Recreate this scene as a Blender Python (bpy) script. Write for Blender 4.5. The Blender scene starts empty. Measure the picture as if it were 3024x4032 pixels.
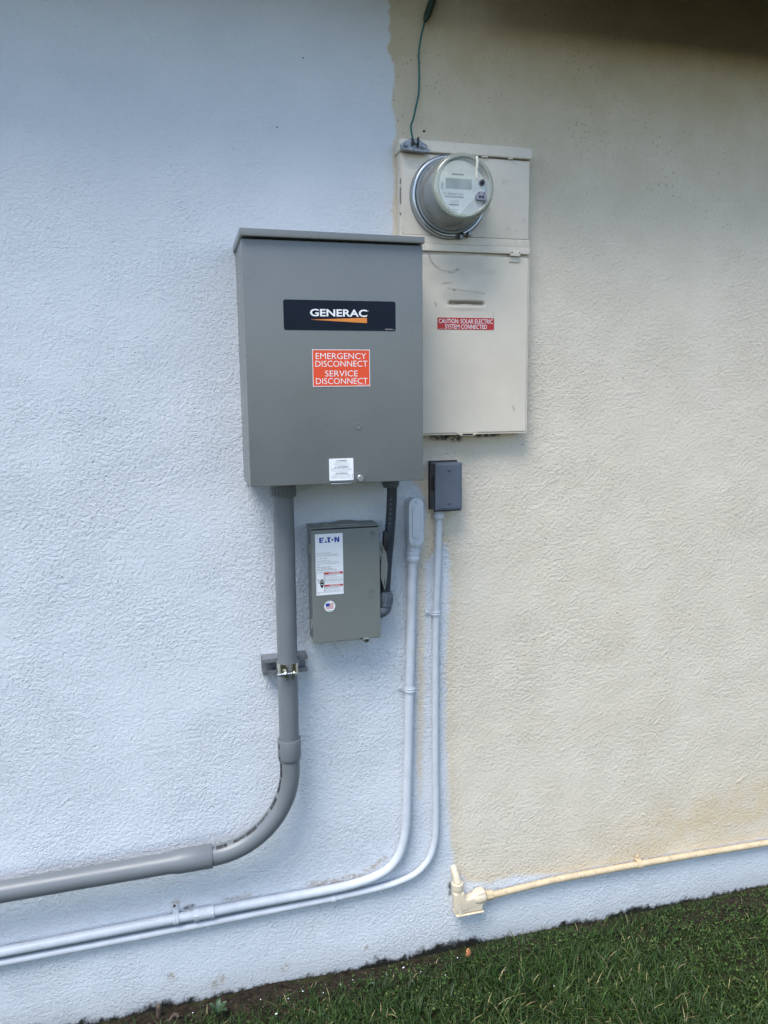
import bpy, bmesh, math, random
import numpy as np
from mathutils import Vector, Matrix
random.seed(7); rng = np.random.default_rng(7)
S = bpy.context.scene
# ---------------------------------------------------------------- camera
cam = bpy.data.cameras.new('camera'); co = bpy.data.objects.new('camera', cam); S.collection.objects.link(co)
yaw, pit, rol = 0.25650, 0.15110, -0.01110
cam.sensor_fit = 'VERTICAL'; cam.sensor_height = 36; cam.sensor_width = 27
cam.lens = 36 * 3031.28 / 4032; cam.clip_start = 0.05; cam.clip_end = 500
_f = Vector((math.sin(yaw)*math.cos(pit), math.cos(yaw)*math.cos(pit), -math.sin(pit)))
_r = Vector((math.cos(yaw), -math.sin(yaw), 0)); _u = _r.cross(_f)
_r2 = math.cos(rol)*_r + math.sin(rol)*_u; _u2 = -math.sin(rol)*_r + math.cos(rol)*_u
co.matrix_world = Matrix(((_r2.x, _u2.x, -_f.x, -0.2187), (_r2.y, _u2.y, -_f.y, -1.8625), (_r2.z, _u2.z, -_f.z, 1.5532), (0, 0, 0, 1)))
S.camera = co
# ---------------------------------------------------------------- sky, sun, exposure
SUN_EL, SUN_AZ = math.radians(60), math.radians(-44)      # azimuth measured from the outward wall normal, minus = to the left
w = bpy.data.worlds.new('World'); S.world = w; w.use_nodes = True
nt = w.node_tree; nt.nodes.clear()
sky = nt.nodes.new('ShaderNodeTexSky'); sky.sky_type = 'NISHITA'; sky.sun_disc = False
sky.sun_elevation = SUN_EL; sky.air_density = 1.0; sky.dust_density = 0.7; sky.ozone_density = 1.0
bg = nt.nodes.new('ShaderNodeBackground'); bg.inputs[1].default_value = 0.12
ow = nt.nodes.new('ShaderNodeOutputWorld')
nt.links.new(sky.outputs[0], bg.inputs[0]); nt.links.new(bg.outputs[0], ow.inputs[0])
sl = bpy.data.lights.new('sun', 'SUN'); sl.energy = 1.75; sl.angle = math.radians(32); sl.color = (1.0, 0.985, 0.96)
so = bpy.data.objects.new('sun', sl); S.collection.objects.link(so)
sd = Vector((math.sin(SUN_AZ)*math.cos(SUN_EL), -math.cos(SUN_AZ)*math.cos(SUN_EL), math.sin(SUN_EL)))   # towards the sun
so.rotation_euler = sd.to_track_quat('Z', 'Y').to_euler()
sky.sun_rotation = math.atan2(sd.x, sd.y)
S.view_settings.view_transform = 'Standard'; S.view_settings.look = 'None'
S.view_settings.exposure = 1.26; S.view_settings.gamma = 1.0
# ---------------------------------------------------------------- materials
def nodes(name):
    m = bpy.data.materials.new(name); m.use_nodes = True
    n = m.node_tree; b = n.nodes['Principled BSDF']
    return m, n, b
def N(n, t, **kw):
    x = n.nodes.new(t)
    for k, v in kw.items():
        if k[0] == 'i' and k[1:].isdigit(): x.inputs[int(k[1:])].default_value = v
        else: setattr(x, k, v)
    return x
def L(n, a, b): n.links.new(a, b)
def noise(n, vec, scale, detail=2, rough=.5):
    x = N(n, 'ShaderNodeTexNoise'); x.inputs['Scale'].default_value = scale; x.inputs['Detail'].default_value = detail
    x.inputs['Roughness'].default_value = rough
    if vec is not None: L(n, vec, x.inputs['Vector'])
    return x.outputs['Fac']
def mrange(n, v, a, b, c=0., d=1., smooth=True):
    x = N(n, 'ShaderNodeMapRange'); x.clamp = True
    if smooth: x.interpolation_type = 'SMOOTHSTEP'
    L(n, v, x.inputs[0])
    for i, q in zip((1, 2, 3, 4), (a, b, c, d)): x.inputs[i].default_value = q
    return x.outputs[0]
def math_(n, op, a, b=None, c=None):
    x = N(n, 'ShaderNodeMath', operation=op)
    for i, q in enumerate((a, b, c)):
        if q is None: continue
        if isinstance(q, (int, float)): x.inputs[i].default_value = q
        else: L(n, q, x.inputs[i])
    return x.outputs[0]
def mixc(n, f, a, b, bt='MIX'):
    x = N(n, 'ShaderNodeMix', data_type='RGBA', blend_type=bt)
    for s, q in ((0, f), (6, a), (7, b)):
        if isinstance(q, (int, float)): x.inputs[s].default_value = q
        elif isinstance(q, tuple): x.inputs[s].default_value = (*q, 1)
        else: L(n, q, x.inputs[s])
    return x.outputs[2]
def objco(n): return N(n, 'ShaderNodeTexCoord').outputs['Object']
def mapping(n, vec, rot=(0, 0, 0), sc=(1, 1, 1)):
    x = N(n, 'ShaderNodeMapping'); L(n, vec, x.inputs[0]); x.inputs['Rotation'].default_value = rot; x.inputs['Scale'].default_value = sc
    return x.outputs[0]
def bump(n, b, h, strength, dist):
    x = N(n, 'ShaderNodeBump'); x.inputs['Strength'].default_value = strength; x.inputs['Distance'].default_value = dist
    L(n, h, x.inputs['Height']); L(n, x.outputs[0], b.inputs['Normal'])
def mat(name, col, rough=.5, metal=0., var=.06, vscale=14, bscale=300, bstr=.12, dark=None, darkamt=.0, coat=0., spec=.5):
    """painted / plastic / metal surface with blotches, optional dirt specks and a faint bump"""
    m, n, b = nodes(name); v = objco(n)
    f = noise(n, v, vscale, 4, .6)
    lo = tuple(c*(1-var) for c in col); hi = tuple(min(1, c*(1+var)) for c in col)
    c = mixc(n, mrange(n, f, .3, .7), lo, hi)
    if dark:
        d = noise(n, v, vscale*5, 5, .65)
        c = mixc(n, mrange(n, d, .60-darkamt*.1, .72, 0, darkamt), c, dark)
    L(n, c, b.inputs['Base Color'])
    b.inputs['Metallic'].default_value = metal
    L(n, mrange(n, f, .2, .8, rough*.85, min(1, rough*1.15)), b.inputs['Roughness'])
    b.inputs['Specular IOR Level'].default_value = spec
    if coat: b.inputs['Coat Weight'].default_value = coat
    bump(n, b, noise(n, v, bscale, 3, .6), bstr, .0006)
    return m
M = {}
M['box'] = mat('grey_enamel', (.141, .149, .145), .29, 0, .05, 5, 900, .08, (.10, .10, .095), .12, spec=.65)
M['boxside'] = M['box']
M['eaton'] = mat('grey_green_enamel', (.170, .182, .166), .40, 0, .03, 9, 800, .08)
M['panel'] = mat('old_beige_enamel', (.64, .57, .47), .45, 0, .05, 9, 500, .12, (.22, .17, .12), .35)
M['pvc'] = mat('grey_pvc', (.153, .165, .174), .38, 0, .04, 10, 600, .05)
M['pvcdark'] = mat('grey_pvc_fitting', (.080, .098, .120), .42, 0, .05, 16, 600, .06)
M['hose'] = mat('dark_flexible_hose', (.022, .030, .042), .38, 0, .15, 20, 400, .1)
M['pipewhite'] = mat('painted_steel_conduit', (.53, .555, .59), .42, 0, .06, 22, 160, .30, (.34, .31, .27), .3)
M['beigepipe'] = mat('old_cream_painted_conduit', (.58, .455, .29), .5, 0, .09, 30, 200, .3, (.20, .14, .08), .75)
M['cream'] = mat('cream_painted_casting', (.66, .56, .41), .5, 0, .06, 30, 200, .3, (.25, .17, .10), .55)
M['grit'] = mat('sandy_locknut', (.55, .43, .27), .7, 0, .12, 60, 400, .6, (.15, .10, .06), .6)
M['galv'] = mat('galvanised_steel', (.52, .54, .55), .34, 1, .12, 60, 400, .15)
M['clampgrey'] = mat('weathered_clamp_metal', (.26, .27, .28), .45, .8, .3, 120, 400, .3, (.06, .06, .06), .6)
M['galvdull'] = mat('dull_galvanised_strut', (.25, .26, .28), .42, .65, .22, 40, 300, .25)
M['zinc'] = mat('yellow_zinc_clamp', (.62, .60, .48), .2, 1, .1, 40, 300, .1)
M['chrome'] = mat('bright_ring_steel', (.44, .46, .48), .34, 1, .1, 30, 300, .1)
M['black'] = mat('black_rubber', (.006, .007, .010), .55, 0, .2, 30, 300, .2)
M['gripblack'] = mat('black_plastic_grip', (.010, .011, .013), .4, 0, .1, 30, 300, .1)
M['navy'] = mat('dark_navy_decal', (.004, .007, .016), .5, 0, .15, 30, 300, .05, spec=.2)
M['white'] = mat('white_decal', (.80, .80, .80), .4, 0, .02, 20, 300, .03)
M['lettering'] = mat('white_print', (.80, .80, .80), .5, 0, .02, 20, 300, .02)
M['orange'] = mat('orange_red_decal', (.72, .065, .012), .4, 0, .03, 20, 300, .03)
M['wedge'] = mat('orange_print', (.66, .21, .03), .5, 0, .03, 20, 300, .02)
M['red'] = mat('faded_red_decal', (.46, .024, .022), .5, 0, .1, 40, 300, .1)
M['redprint'] = mat('red_print', (.50, .035, .022), .5, 0, .03, 20, 300, .02)
M['blueprint'] = mat('blue_print', (.008, .04, .30), .5, 0, .03, 20, 300, .02)
M['ink'] = mat('black_print', (.007, .007, .009), .5, 0, .1, 20, 300, .02)
M['greyink'] = mat('grey_print', (.20, .22, .20), .5, 0, .1, 20, 300, .02)
M['swbox'] = mat('slate_grey_enamel', (.105, .125, .160), .45, 0, .06, 30, 500, .15, (.05, .06, .08), .4)
M['swside'] = mat('aluminium_grey_casting', (.10, .105, .12), .55, .2, .1, 30, 500, .3)
M['wire'] = mat('green_wire_insulation', (.005, .12, .105), .4, 0, .08, 60, 300, .1)
M['verdigris'] = mat('dark_green_sleeve', (.015, .035, .022), .6, 0, .5, 90, 300, .6, (.10, .16, .12), .6)
M['face'] = mat('pale_meter_face', (.86, .90, .86), .6, 0, .03, 20, 300, .02)
M['facegrey'] = mat('grey_meter_face', (.56, .60, .59), .6, 0, .03, 20, 300, .02)
M['lcd'] = mat('grey_liquid_crystal', (.22, .26, .22), .3, 0, .06, 40, 300, .02)
M['meterbody'] = mat('grey_meter_can', (.22, .24, .25), .5, 0, .12, 12, 300, .1)
M['rim'] = mat('yellowed_clear_plastic', (.44, .44, .36), .3, 0, .10, 20, 300, .05)
M['port'] = mat('grey_plastic_port', (.20, .21, .25), .5, 0, .08, 60, 300, .1)
M['drip'] = mat('cream_drip', (.66, .64, .55), .6, 0, .15, 200, 300, .3, (.25, .10, .04), .6)
M['rust'] = mat('rusty_brown_wood', (.095, .062, .042), .9, 0, .3, 80, 200, .8, (.05, .03, .02), .6)
M['chip'] = mat('white_paint_chip', (.78, .80, .82), .6, 0, .05, 60, 200, .2)
M['terra'] = mat('orange_terracotta', (.72, .27, .12), .7, 0, .12, 120, 300, .4)
M['leaf'] = mat('weed_leaf', (.028, .062, .022), .5, 0, .25, 90, 200, .5)
M['soffit'] = mat('soffit_paint', (.16, .125, .07), .8, 0, .1, 8, 60, .3)
M['roof'] = mat('roof_shingles', (.10, .09, .085), .9, 0, .2, 10, 60, .5)
# clear meter cover: slightly milky aged polycarbonate
m, n, b = nodes('aged_clear_cover'); n.nodes.remove(b)
tr = N(n, 'ShaderNodeBsdfTransparent'); tr.inputs[0].default_value = (.95, .96, .95, 1)
df = N(n, 'ShaderNodeBsdfDiffuse'); df.inputs[0].default_value = (.70, .73, .71, 1)
gl = N(n, 'ShaderNodeBsdfGlossy'); gl.inputs[1].default_value = .12
m1 = N(n, 'ShaderNodeMixShader'); L(n, mrange(n, noise(n, objco(n), 30, 4, .6), .3, .7, .18, .32), m1.inputs[0]); L(n, tr.outputs[0], m1.inputs[1]); L(n, df.outputs[0], m1.inputs[2])
fr = N(n, 'ShaderNodeLayerWeight'); fr.inputs[0].default_value = .35
m2 = N(n, 'ShaderNodeMixShader'); L(n, mrange(n, fr.outputs['Fresnel'], 0, 1, .03, .55, False), m2.inputs[0]); L(n, m1.outputs[0], m2.inputs[1]); L(n, gl.outputs[0], m2.inputs[2])
L(n, m2.outputs[0], n.nodes['Material Output'].inputs[0]); M['glass'] = m
m, n, b = nodes('yellowed_clear_rim'); n.nodes.remove(b)
tr = N(n, 'ShaderNodeBsdfTransparent'); tr.inputs[0].default_value = (.86, .88, .80, 1)
df = N(n, 'ShaderNodeBsdfDiffuse'); df.inputs[0].default_value = (.36, .37, .30, 1)
gl = N(n, 'ShaderNodeBsdfGlossy'); gl.inputs[1].default_value = .2
m1 = N(n, 'ShaderNodeMixShader'); L(n, mrange(n, noise(n, objco(n), 14, 2, .5), .3, .7, .42, .52), m1.inputs[0]); L(n, tr.outputs[0], m1.inputs[1]); L(n, df.outputs[0], m1.inputs[2])
m2 = N(n, 'ShaderNodeMixShader'); m2.inputs[0].default_value = .08; L(n, m1.outputs[0], m2.inputs[1]); L(n, gl.outputs[0], m2.inputs[2])
L(n, m2.outputs[0], n.nodes['Material Output'].inputs[0]); M['rim'] = m

# stucco: bluish white paint rolled over older beige paint
def stucco():
    m, n, b = nodes('painted_stucco'); v = objco(n)
    sep = N(n, 'ShaderNodeSeparateXYZ'); L(n, v, sep.inputs[0]); X, Z = sep.outputs[0], sep.outputs[2]
    at = lambda a: N(n, 'ShaderNodeAttribute', attribute_name=a).outputs['Fac']
    # relief: short dashes of sand and paint dragged up to the right by the trowel, in drifting directions
    warp = N(n, 'ShaderNodeTexNoise'); warp.inputs['Scale'].default_value = 3.5; L(n, v, warp.inputs['Vector'])
    vv = N(n, 'ShaderNodeVectorMath', operation='MULTIPLY_ADD'); L(n, warp.outputs['Color'], vv.inputs[0]); vv.inputs[1].default_value = (.07, .0, .07); L(n, v, vv.inputs[2])
    def dash(ang, a_, c_, det=2):
        return noise(n, mapping(n, mapping(n, vv.outputs[0], (0, math.radians(ang), 0)), sc=(a_, a_, c_)), 1.0, det, .55)
    fine = noise(n, v, 190, 4, .6)
    side = mrange(n, X, .3, .75)
    sel = mrange(n, noise(n, v, 4, 2, .5), .42, .58)
    mx = lambda f, a_, b_: (lambda q: (L(n, f, q.inputs[0]), L(n, a_, q.inputs[2]), L(n, b_, q.inputs[3]), q.outputs[0])[-1])(N(n, 'ShaderNodeMix'))
    def crumbs(ang, a_, c_):
        x = N(n, 'ShaderNodeTexVoronoi'); x.inputs['Scale'].default_value = 1.0
        L(n, mapping(n, mapping(n, vv.outputs[0], (0, math.radians(ang), 0)), sc=(a_, a_, c_)), x.inputs['Vector'])
        q = N(n, 'ShaderNodeSeparateColor'); L(n, x.outputs['Color'], q.inputs[0])
        return math_(n, 'MULTIPLY', mrange(n, x.outputs['Distance'], .62, .12), mrange(n, q.outputs[0], .30, 1., 0, 1, False))
    crumb = mx(side, crumbs(30, 255, 375), crumbs(36, 180, 370))
    left = mx(sel, dash(36, 260, 430), dash(14, 280, 410)); right = mx(sel, dash(42, 175, 420), dash(26, 200, 450))
    core = math_(n, 'ADD', math_(n, 'MULTIPLY', mrange(n, mx(side, left, right), .47, .66), .38), math_(n, 'MULTIPLY', crumb, .85))
    ridge = dash(36, 16, 60)
    hfine = noise(n, v, 360, 2, .6)
    mid = noise(n, v, 115, 3, .55)
    grain = math_(n, 'ADD', math_(n, 'MULTIPLY', math_(n, 'MULTIPLY', core, mrange(n, mid, .30, .62, .35, 1)), 1.0), math_(n, 'MULTIPLY', mrange(n, mid, .3, .7), .5))
    big = noise(n, v, 22, 2, .5)
    h = math_(n, 'ADD', grain, math_(n, 'MULTIPLY', big, .8))
    h = math_(n, 'ADD', h, math_(n, 'MULTIPLY', hfine, .22))
    h = math_(n, 'ADD', h, math_(n, 'MULTIPLY', math_(n, 'MULTIPLY', mrange(n, ridge, .58, .75), side), .5))
    hole = N(n, 'ShaderNodeTexVoronoi'); hole.inputs['Scale'].default_value = 62; L(n, v, hole.inputs['Vector'])
    hr = N(n, 'ShaderNodeSeparateColor'); L(n, hole.outputs['Color'], hr.inputs[0])
    h = math_(n, 'SUBTRACT', h, math_(n, 'MULTIPLY', math_(n, 'MULTIPLY', mrange(n, hr.outputs[1], .8, .84), mrange(n, hole.outputs['Distance'], .20, .09)), .7))
    # relief is worn smoother high on the wall
    amp = math_(n, 'MULTIPLY', mrange(n, Z, 1.25, 2.15, 1.0, .42), mrange(n, noise(n, v, 3.2, 4, .6), .34, .66, .50, 1.15))
    pit = N(n, 'ShaderNodeTexVoronoi'); pit.inputs['Scale'].default_value = 88; L(n, v, pit.inputs['Vector'])
    pr = N(n, 'ShaderNodeSeparateColor'); L(n, pit.outputs['Color'], pr.inputs[0])
    psel = math_(n, 'MULTIPLY', mrange(n, pr.outputs[0], .55, .6), mrange(n, pit.outputs['Distance'], .30, .16))
    psel = math_(n, 'MULTIPLY', psel, mrange(n, noise(n, v, 5.5, 4, .6), .40, .62))
    psel = math_(n, 'MULTIPLY', psel, mrange(n, Z, 1.75, 2.15))
    hh = math_(n, 'SUBTRACT', math_(n, 'MULTIPLY', h, amp), math_(n, 'MULTIPLY', psel, .3))
    bump(n, b, hh, 1.0, .0020)
    # paint edge
    edge = math_(n, 'ADD', at('beige'), math_(n, 'MULTIPLY', math_(n, 'SUBTRACT', noise(n, v, 38, 4, .65), .5), .030))
    edge = math_(n, 'ADD', edge, math_(n, 'MULTIPLY', math_(n, 'SUBTRACT', .5, fine), .010))
    mask = mrange(n, math_(n, 'MULTIPLY', edge, mrange(n, Z, 1.2, 1.4, .32, 1)), -.0035, .0045)
    wv = noise(n, v, 5, 4, .6)
    white = mixc(n, mrange(n, wv, .3, .7), (.615, .64, .672), (.655, .675, .70))
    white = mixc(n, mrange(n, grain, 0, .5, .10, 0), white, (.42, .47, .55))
    beige = mixc(n, mrange(n, noise(n, v, 7, 4, .6), .3, .7), (.68, .595, .475), (.725, .64, .52))
    beige = mixc(n, math_(n, 'MULTIPLY', at('yellow'), mrange(n, noise(n, v, 13, 6, .7), .3, .66, .15, .8)), beige, (.66, .51, .29))
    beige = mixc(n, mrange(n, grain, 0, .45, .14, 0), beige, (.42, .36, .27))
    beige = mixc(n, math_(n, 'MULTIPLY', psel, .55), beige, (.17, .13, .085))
    beige = mixc(n, math_(n, 'MULTIPLY', mrange(n, Z, 1.75, 2.45), mrange(n, noise(n, v, 9, 5, .65), .3, .7, .40, .75)), beige, (.47, .385, .235))
    # beige just outside the fresh paint is stained more yellow
    beige = mixc(n, math_(n, 'MULTIPLY', mrange(n, at('beige'), .045, .0), math_(n, 'MULTIPLY', mrange(n, Z, 1.5, 1.2), .32)), beige, (.60, .47, .29))
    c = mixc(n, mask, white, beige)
    st = math_(n, 'MULTIPLY', at('stain'), mrange(n, noise(n, v, 70, 4, .7), .35, .62))
    c = mixc(n, math_(n, 'MULTIPLY', st, .8), c, (.33, .25, .17))
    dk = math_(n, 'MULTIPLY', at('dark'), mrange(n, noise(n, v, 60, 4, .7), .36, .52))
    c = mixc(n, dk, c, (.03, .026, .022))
    # mould climbing from the soil
    mz = math_(n, 'SUBTRACT', math_(n, 'MULTIPLY', noise(n, mapping(n, v, sc=(1, 1, .75)), 36, 6, .75), .070), math_(n, 'SUBTRACT', Z, -.004))
    grime = mrange(n, math_(n, 'ADD', mz, math_(n, 'MULTIPLY', mrange(n, noise(n, v, 3.5, 3, .6), .42, .66), .024)), .024, .042)
    c = mixc(n, mrange(n, Z, .10, .0, 0, .38), c, (.30, .29, .24))
    c = mixc(n, grime, c, (.014, .014, .010))
    L(n, c, b.inputs['Base Color']); b.inputs['Roughness'].default_value = .72; b.inputs['Specular IOR Level'].default_value = .35
    return m
M['stucco'] = stucco()
def soil_mat(name, c0, c1, sc, grassy=False):
    m, n, b = nodes(name); v = objco(n)
    c = mixc(n, mrange(n, noise(n, v, sc, 6, .7), .3, .7), c0, c1)
    L(n, c, b.inputs['Base Color']); b.inputs['Roughness'].default_value = .95; b.inputs['Specular IOR Level'].default_value = .15
    bump(n, b, noise(n, v, sc*2.2, 5, .7), 1, .012)
    return m
M['soil'] = soil_mat('damp_soil', (.012, .009, .006), (.060, .045, .030), 55)
M['ground'] = soil_mat('lawn_thatch', (.014, .018, .007), (.050, .048, .022), 40)
m, n, b = nodes('grass_blades')
cr = N(n, 'ShaderNodeValToRGB'); L(n, N(n, 'ShaderNodeAttribute', attribute_name='tone').outputs['Fac'], cr.inputs[0])
e = cr.color_ramp.elements; e[0].position = 0; e[0].color = (.012, .024, .007, 1); e[1].position = 1; e[1].color = (.40, .34, .17, 1)
for p, c in ((.45, (.028, .060, .012, 1)), (.80, (.055, .102, .020, 1)), (.94, (.105, .150, .040, 1)), (.965, (.30, .25, .12, 1))):
    q = e.new(p); q.color = c
L(n, cr.outputs[0], b.inputs['Base Color']); b.inputs['Roughness'].default_value = .5; b.inputs['Specular IOR Level'].default_value = .22
M['grass'] = m
# ---------------------------------------------------------------- mesh helpers
XF = None
class MB:
    def __init__(s): s.v = []; s.f = []
    def add(s, vs, fs):
        o = len(s.v); s.v += [tuple(x) for x in vs]; s.f += [tuple(i+o for i in f) for f in fs]; return s
    def bm(s, b):
        b.verts.ensure_lookup_table(); b.verts.index_update()
        s.add([v.co[:] for v in b.verts], [[v.index for v in f.verts] for f in b.faces]); b.free(); return s
    def box(s, x0, x1, y0, y1, z0, z1, bev=0., seg=2):
        b = bmesh.new(); bmesh.ops.create_cube(b, size=1)
        for v in b.verts: v.co = ((x0+x1)/2+v.co.x*(x1-x0), (y0+y1)/2+v.co.y*(y1-y0), (z0+z1)/2+v.co.z*(z1-z0))
        if bev: bmesh.ops.bevel(b, geom=list(b.edges), offset=bev, segments=seg, profile=.6, affect='EDGES')
        return s.bm(b)
    def prism(s, poly, y0, y1, bev=0., seg=2):
        """outline (x, z) extruded along y"""
        b = bmesh.new(); f = b.faces.new([b.verts.new((x, y0, z)) for x, z in poly])
        r = bmesh.ops.extrude_face_region(b, geom=[f])
        for g in r['geom']:
            if isinstance(g, bmesh.types.BMVert): g.co.y = y1
        bmesh.ops.recalc_face_normals(b, faces=list(b.faces))
        if bev: bmesh.ops.bevel(b, geom=[e for e in b.edges if e.calc_face_angle(0) > .6], offset=bev, segments=seg, profile=.6, affect='EDGES')
        return s.bm(b)
    def lathe(s, o, ax, prof, n=32, caps=True):
        """profile of (distance along axis, radius)"""
        o = Vector(o); ax = Vector(ax).normalized(); t = ax.orthogonal().normalized(); u = ax.cross(t)
        vs = []; fs = []
        for d, r in prof:
            for k in range(n):
                a = 2*math.pi*k/n; vs.append(o+ax*d+(t*math.cos(a)+u*math.sin(a))*r)
        for i in range(len(prof)-1):
            for k in range(n): fs.append((i*n+k, i*n+(k+1) % n, (i+1)*n+(k+1) % n, (i+1)*n+k))
        if caps: fs.append(tuple(range(n))[::-1]); fs.append(tuple((len(prof)-1)*n+k for k in range(n)))
        return s.add(vs, fs)
    def cyl(s, p0, p1, r0, r1=None, n=24, ch=0.):
        p0 = Vector(p0); p1 = Vector(p1); l = (p1-p0).length; r1 = r0 if r1 is None else r1
        pr = [(0, r0), (l, r1)] if not ch else [(0, r0-ch), (ch, r0), (l-ch, r1), (l, r1-ch)]
        return s.lathe(p0, p1-p0, pr, n)
    def tube(s, pts, r, n=16):
        pts = [Vector(p) for p in pts]; vs = []; fs = []; t0 = (pts[1]-pts[0]).normalized(); nr = t0.orthogonal().normalized()
        for i, p in enumerate(pts):
            t = (pts[min(i+1, len(pts)-1)]-pts[max(i-1, 0)]).normalized()
            nr = (nr-t*nr.dot(t)).normalized(); bn = t.cross(nr); rr = r[i] if isinstance(r, (list, tuple)) else r
            for k in range(n):
                a = 2*math.pi*k/n; vs.append(p+(nr*math.cos(a)+bn*math.sin(a))*rr)
        for i in range(len(pts)-1):
            for k in range(n): fs.append((i*n+k, i*n+(k+1) % n, (i+1)*n+(k+1) % n, (i+1)*n+k))
        fs.append(tuple(range(n))[::-1]); fs.append(tuple((len(pts)-1)*n+k for k in range(n)))
        return s.add(vs, fs)
    def flat(s, polys, y, step=1e-5):
        """printed shapes: thin slabs on a plane facing the viewer"""
        for i, p in enumerate(polys):
            yy = y-i*step
            k = len(p); vs = [(a, yy, c) for a, c in p]
            ar = sum(p[j][0]*p[(j+1) % k][1]-p[(j+1) % k][0]*p[j][1] for j in range(k))
            s.add(vs, [tuple(range(k)) if ar > 0 else tuple(range(k))[::-1]])
        return s
    def build(s, name, mat_, parent=None, ang=35, flat=False):
        if XF: s.v = [XF(*p) for p in s.v]
        me = bpy.data.meshes.new(name)
        if parent is not None: o = Vector(parent['_w'])
        else:
            a = np.array(s.v); o = Vector(((a[:, 0].min()+a[:, 0].max())/2, (a[:, 1].min()+a[:, 1].max())/2, a[:, 2].min()))
        me.from_pydata([(x-o.x, y-o.y, z-o.z) for x, y, z in s.v], [], s.f); me.validate(); me.update()
        if not flat:
            bm_ = bmesh.new(); bm_.from_mesh(me); bmesh.ops.recalc_face_normals(bm_, faces=list(bm_.faces)); bm_.to_mesh(me); bm_.free()
            me.shade_smooth(); me.set_sharp_from_angle(angle=math.radians(ang))
        me.materials.append(mat_)
        ob = bpy.data.objects.new(name, me); S.collection.objects.link(ob)
        if parent is not None: ob.parent = parent
        else: ob.location = o
        ob['_w'] = tuple(o)
        return ob
def thing(name, label, cat, loc, group=None):
    o = bpy.data.objects.new(name, None); S.collection.objects.link(o); o.location = loc; o.empty_display_size = .02
    o['_w'] = tuple(loc); o['label'] = label; o['category'] = cat
    if group: o['group'] = group
    return o
def tag(o, label, cat, group=None):
    o['label'] = label; o['category'] = cat
    if group: o['group'] = group
    return o
def cat_spline(P, n=10):
    P = [Vector(p) for p in P]; out = []
    Q = [P[0]*2-P[1]]+P+[P[-1]*2-P[-2]]
    for i in range(1, len(Q)-2):
        for k in range(n):
            t = k/n; a, b, c, d = Q[i-1:i+3]
            out.append(.5*((2*b)+(c-a)*t+(2*a-5*b+4*c-d)*t*t+(-a+3*b-3*c+d)*t**3))
    out.append(P[-1]); return out
_tc = {}
def text_raw(body, bold=0.):
    k = (body, bold)
    if k not in _tc:
        cu = bpy.data.curves.new('t', 'FONT'); cu.body = body; cu.offset = bold; cu.resolution_u = 3
        ob = bpy.data.objects.new('t', cu); S.collection.objects.link(ob); bpy.context.view_layer.update()
        me = bpy.data.meshes.new_from_object(ob.evaluated_get(bpy.context.evaluated_depsgraph_get()))
        vs = np.array([v.co[:2] for v in me.vertices]) if len(me.vertices) else np.zeros((0, 2))
        fs = [tuple(p.vertices) for p in me.polygons]
        bpy.data.objects.remove(ob); bpy.data.curves.remove(cu); bpy.data.meshes.remove(me)
        _tc[k] = (vs, fs)
    return _tc[k]
def text(mb, body, x0, x1, z0, z1, y, bold=0., shear=0.):
    """lettering fitted into the box x0..x1, z0..z1 (x1 None keeps the natural width)"""
    vs, fs = text_raw(body, bold); lo = vs.min(0); hi = vs.max(0)
    sz = (z1-z0)/(hi[1]-lo[1]); sx = sz if x1 is None else (x1-x0)/(hi[0]-lo[0])
    mb.add([(x0+(a-lo[0])*sx+shear*(b-lo[1])*sz, y, z0+(b-lo[1])*sz) for a, b in vs], [f if True else f for f in fs])
    return mb
def rect(x0, x1, z0, z1): return [(x0, z0), (x1, z0), (x1, z1), (x0, z1)]
def rrect(x0, x1, z0, z1, r, n=5):
    out = []
    for cx, cz, a0 in ((x1-r, z0+r, -90), (x1-r, z1-r, 0), (x0+r, z1-r, 90), (x0+r, z0+r, 180)):
        for k in range(n+1):
            a = math.radians(a0+90*k/n); out.append((cx+r*math.cos(a), cz+r*math.sin(a)))
    return out
def circ(cx, cz, r, n=28): return [(cx+r*math.cos(2*math.pi*k/n), cz+r*math.sin(2*math.pi*k/n)) for k in range(n)]
def frame_(x0, x1, z0, z1, t): return [rect(x0, x1, z1-t, z1), rect(x0, x1, z0, z0+t), rect(x0, x0+t, z0+t, z1-t), rect(x1-t, x1, z0+t, z1-t)]
# ---------------------------------------------------------------- ground
def fbm2(x, y, f, seed=0):
    r = np.random.default_rng(seed); out = np.zeros_like(x); a = 1.
    for o in range(4):
        for k in range(4):
            d = r.uniform(0, 2*np.pi); p = r.uniform(0, 6.28, 1)[0]
            out += a*np.sin((x*np.cos(d)+y*np.sin(d))*f*r.uniform(.7, 1.3)+p)/4
        f *= 2.1; a *= .5
    return out
def grid_mesh(xs, ys, fz):
    X, Y = np.meshgrid(xs, ys); Zz = fz(X, Y)
    v = np.stack([X.ravel(), Y.ravel(), Zz.ravel()], 1); nx = len(xs); f = []
    for j in range(len(ys)-1):
        for i in range(nx-1): a = j*nx+i; f.append((a, a+1, a+1+nx, a+nx))
    return v, f
def ground_z(X, Y): return (fbm2(X, Y, 9, 3)*.006-.006)*np.exp(-((np.abs(Y)/6)**2))
xs = np.concatenate([[-120, -40, -15, -6], np.linspace(-2.5, 4, 110), [7, 15, 40, 120]]); ys = np.concatenate([[-120, -40, -15, -7], np.linspace(-3.5, .3, 90), [3, 15, 40, 120]])
v, f = grid_mesh(xs, ys, ground_z); mb = MB(); mb.add(v, f); g = mb.build('ground', M['ground']); g['kind'] = 'structure'
xs = np.linspace(-2.2, 3.8, 420); ys = np.linspace(-.16, .012, 24)
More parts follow.
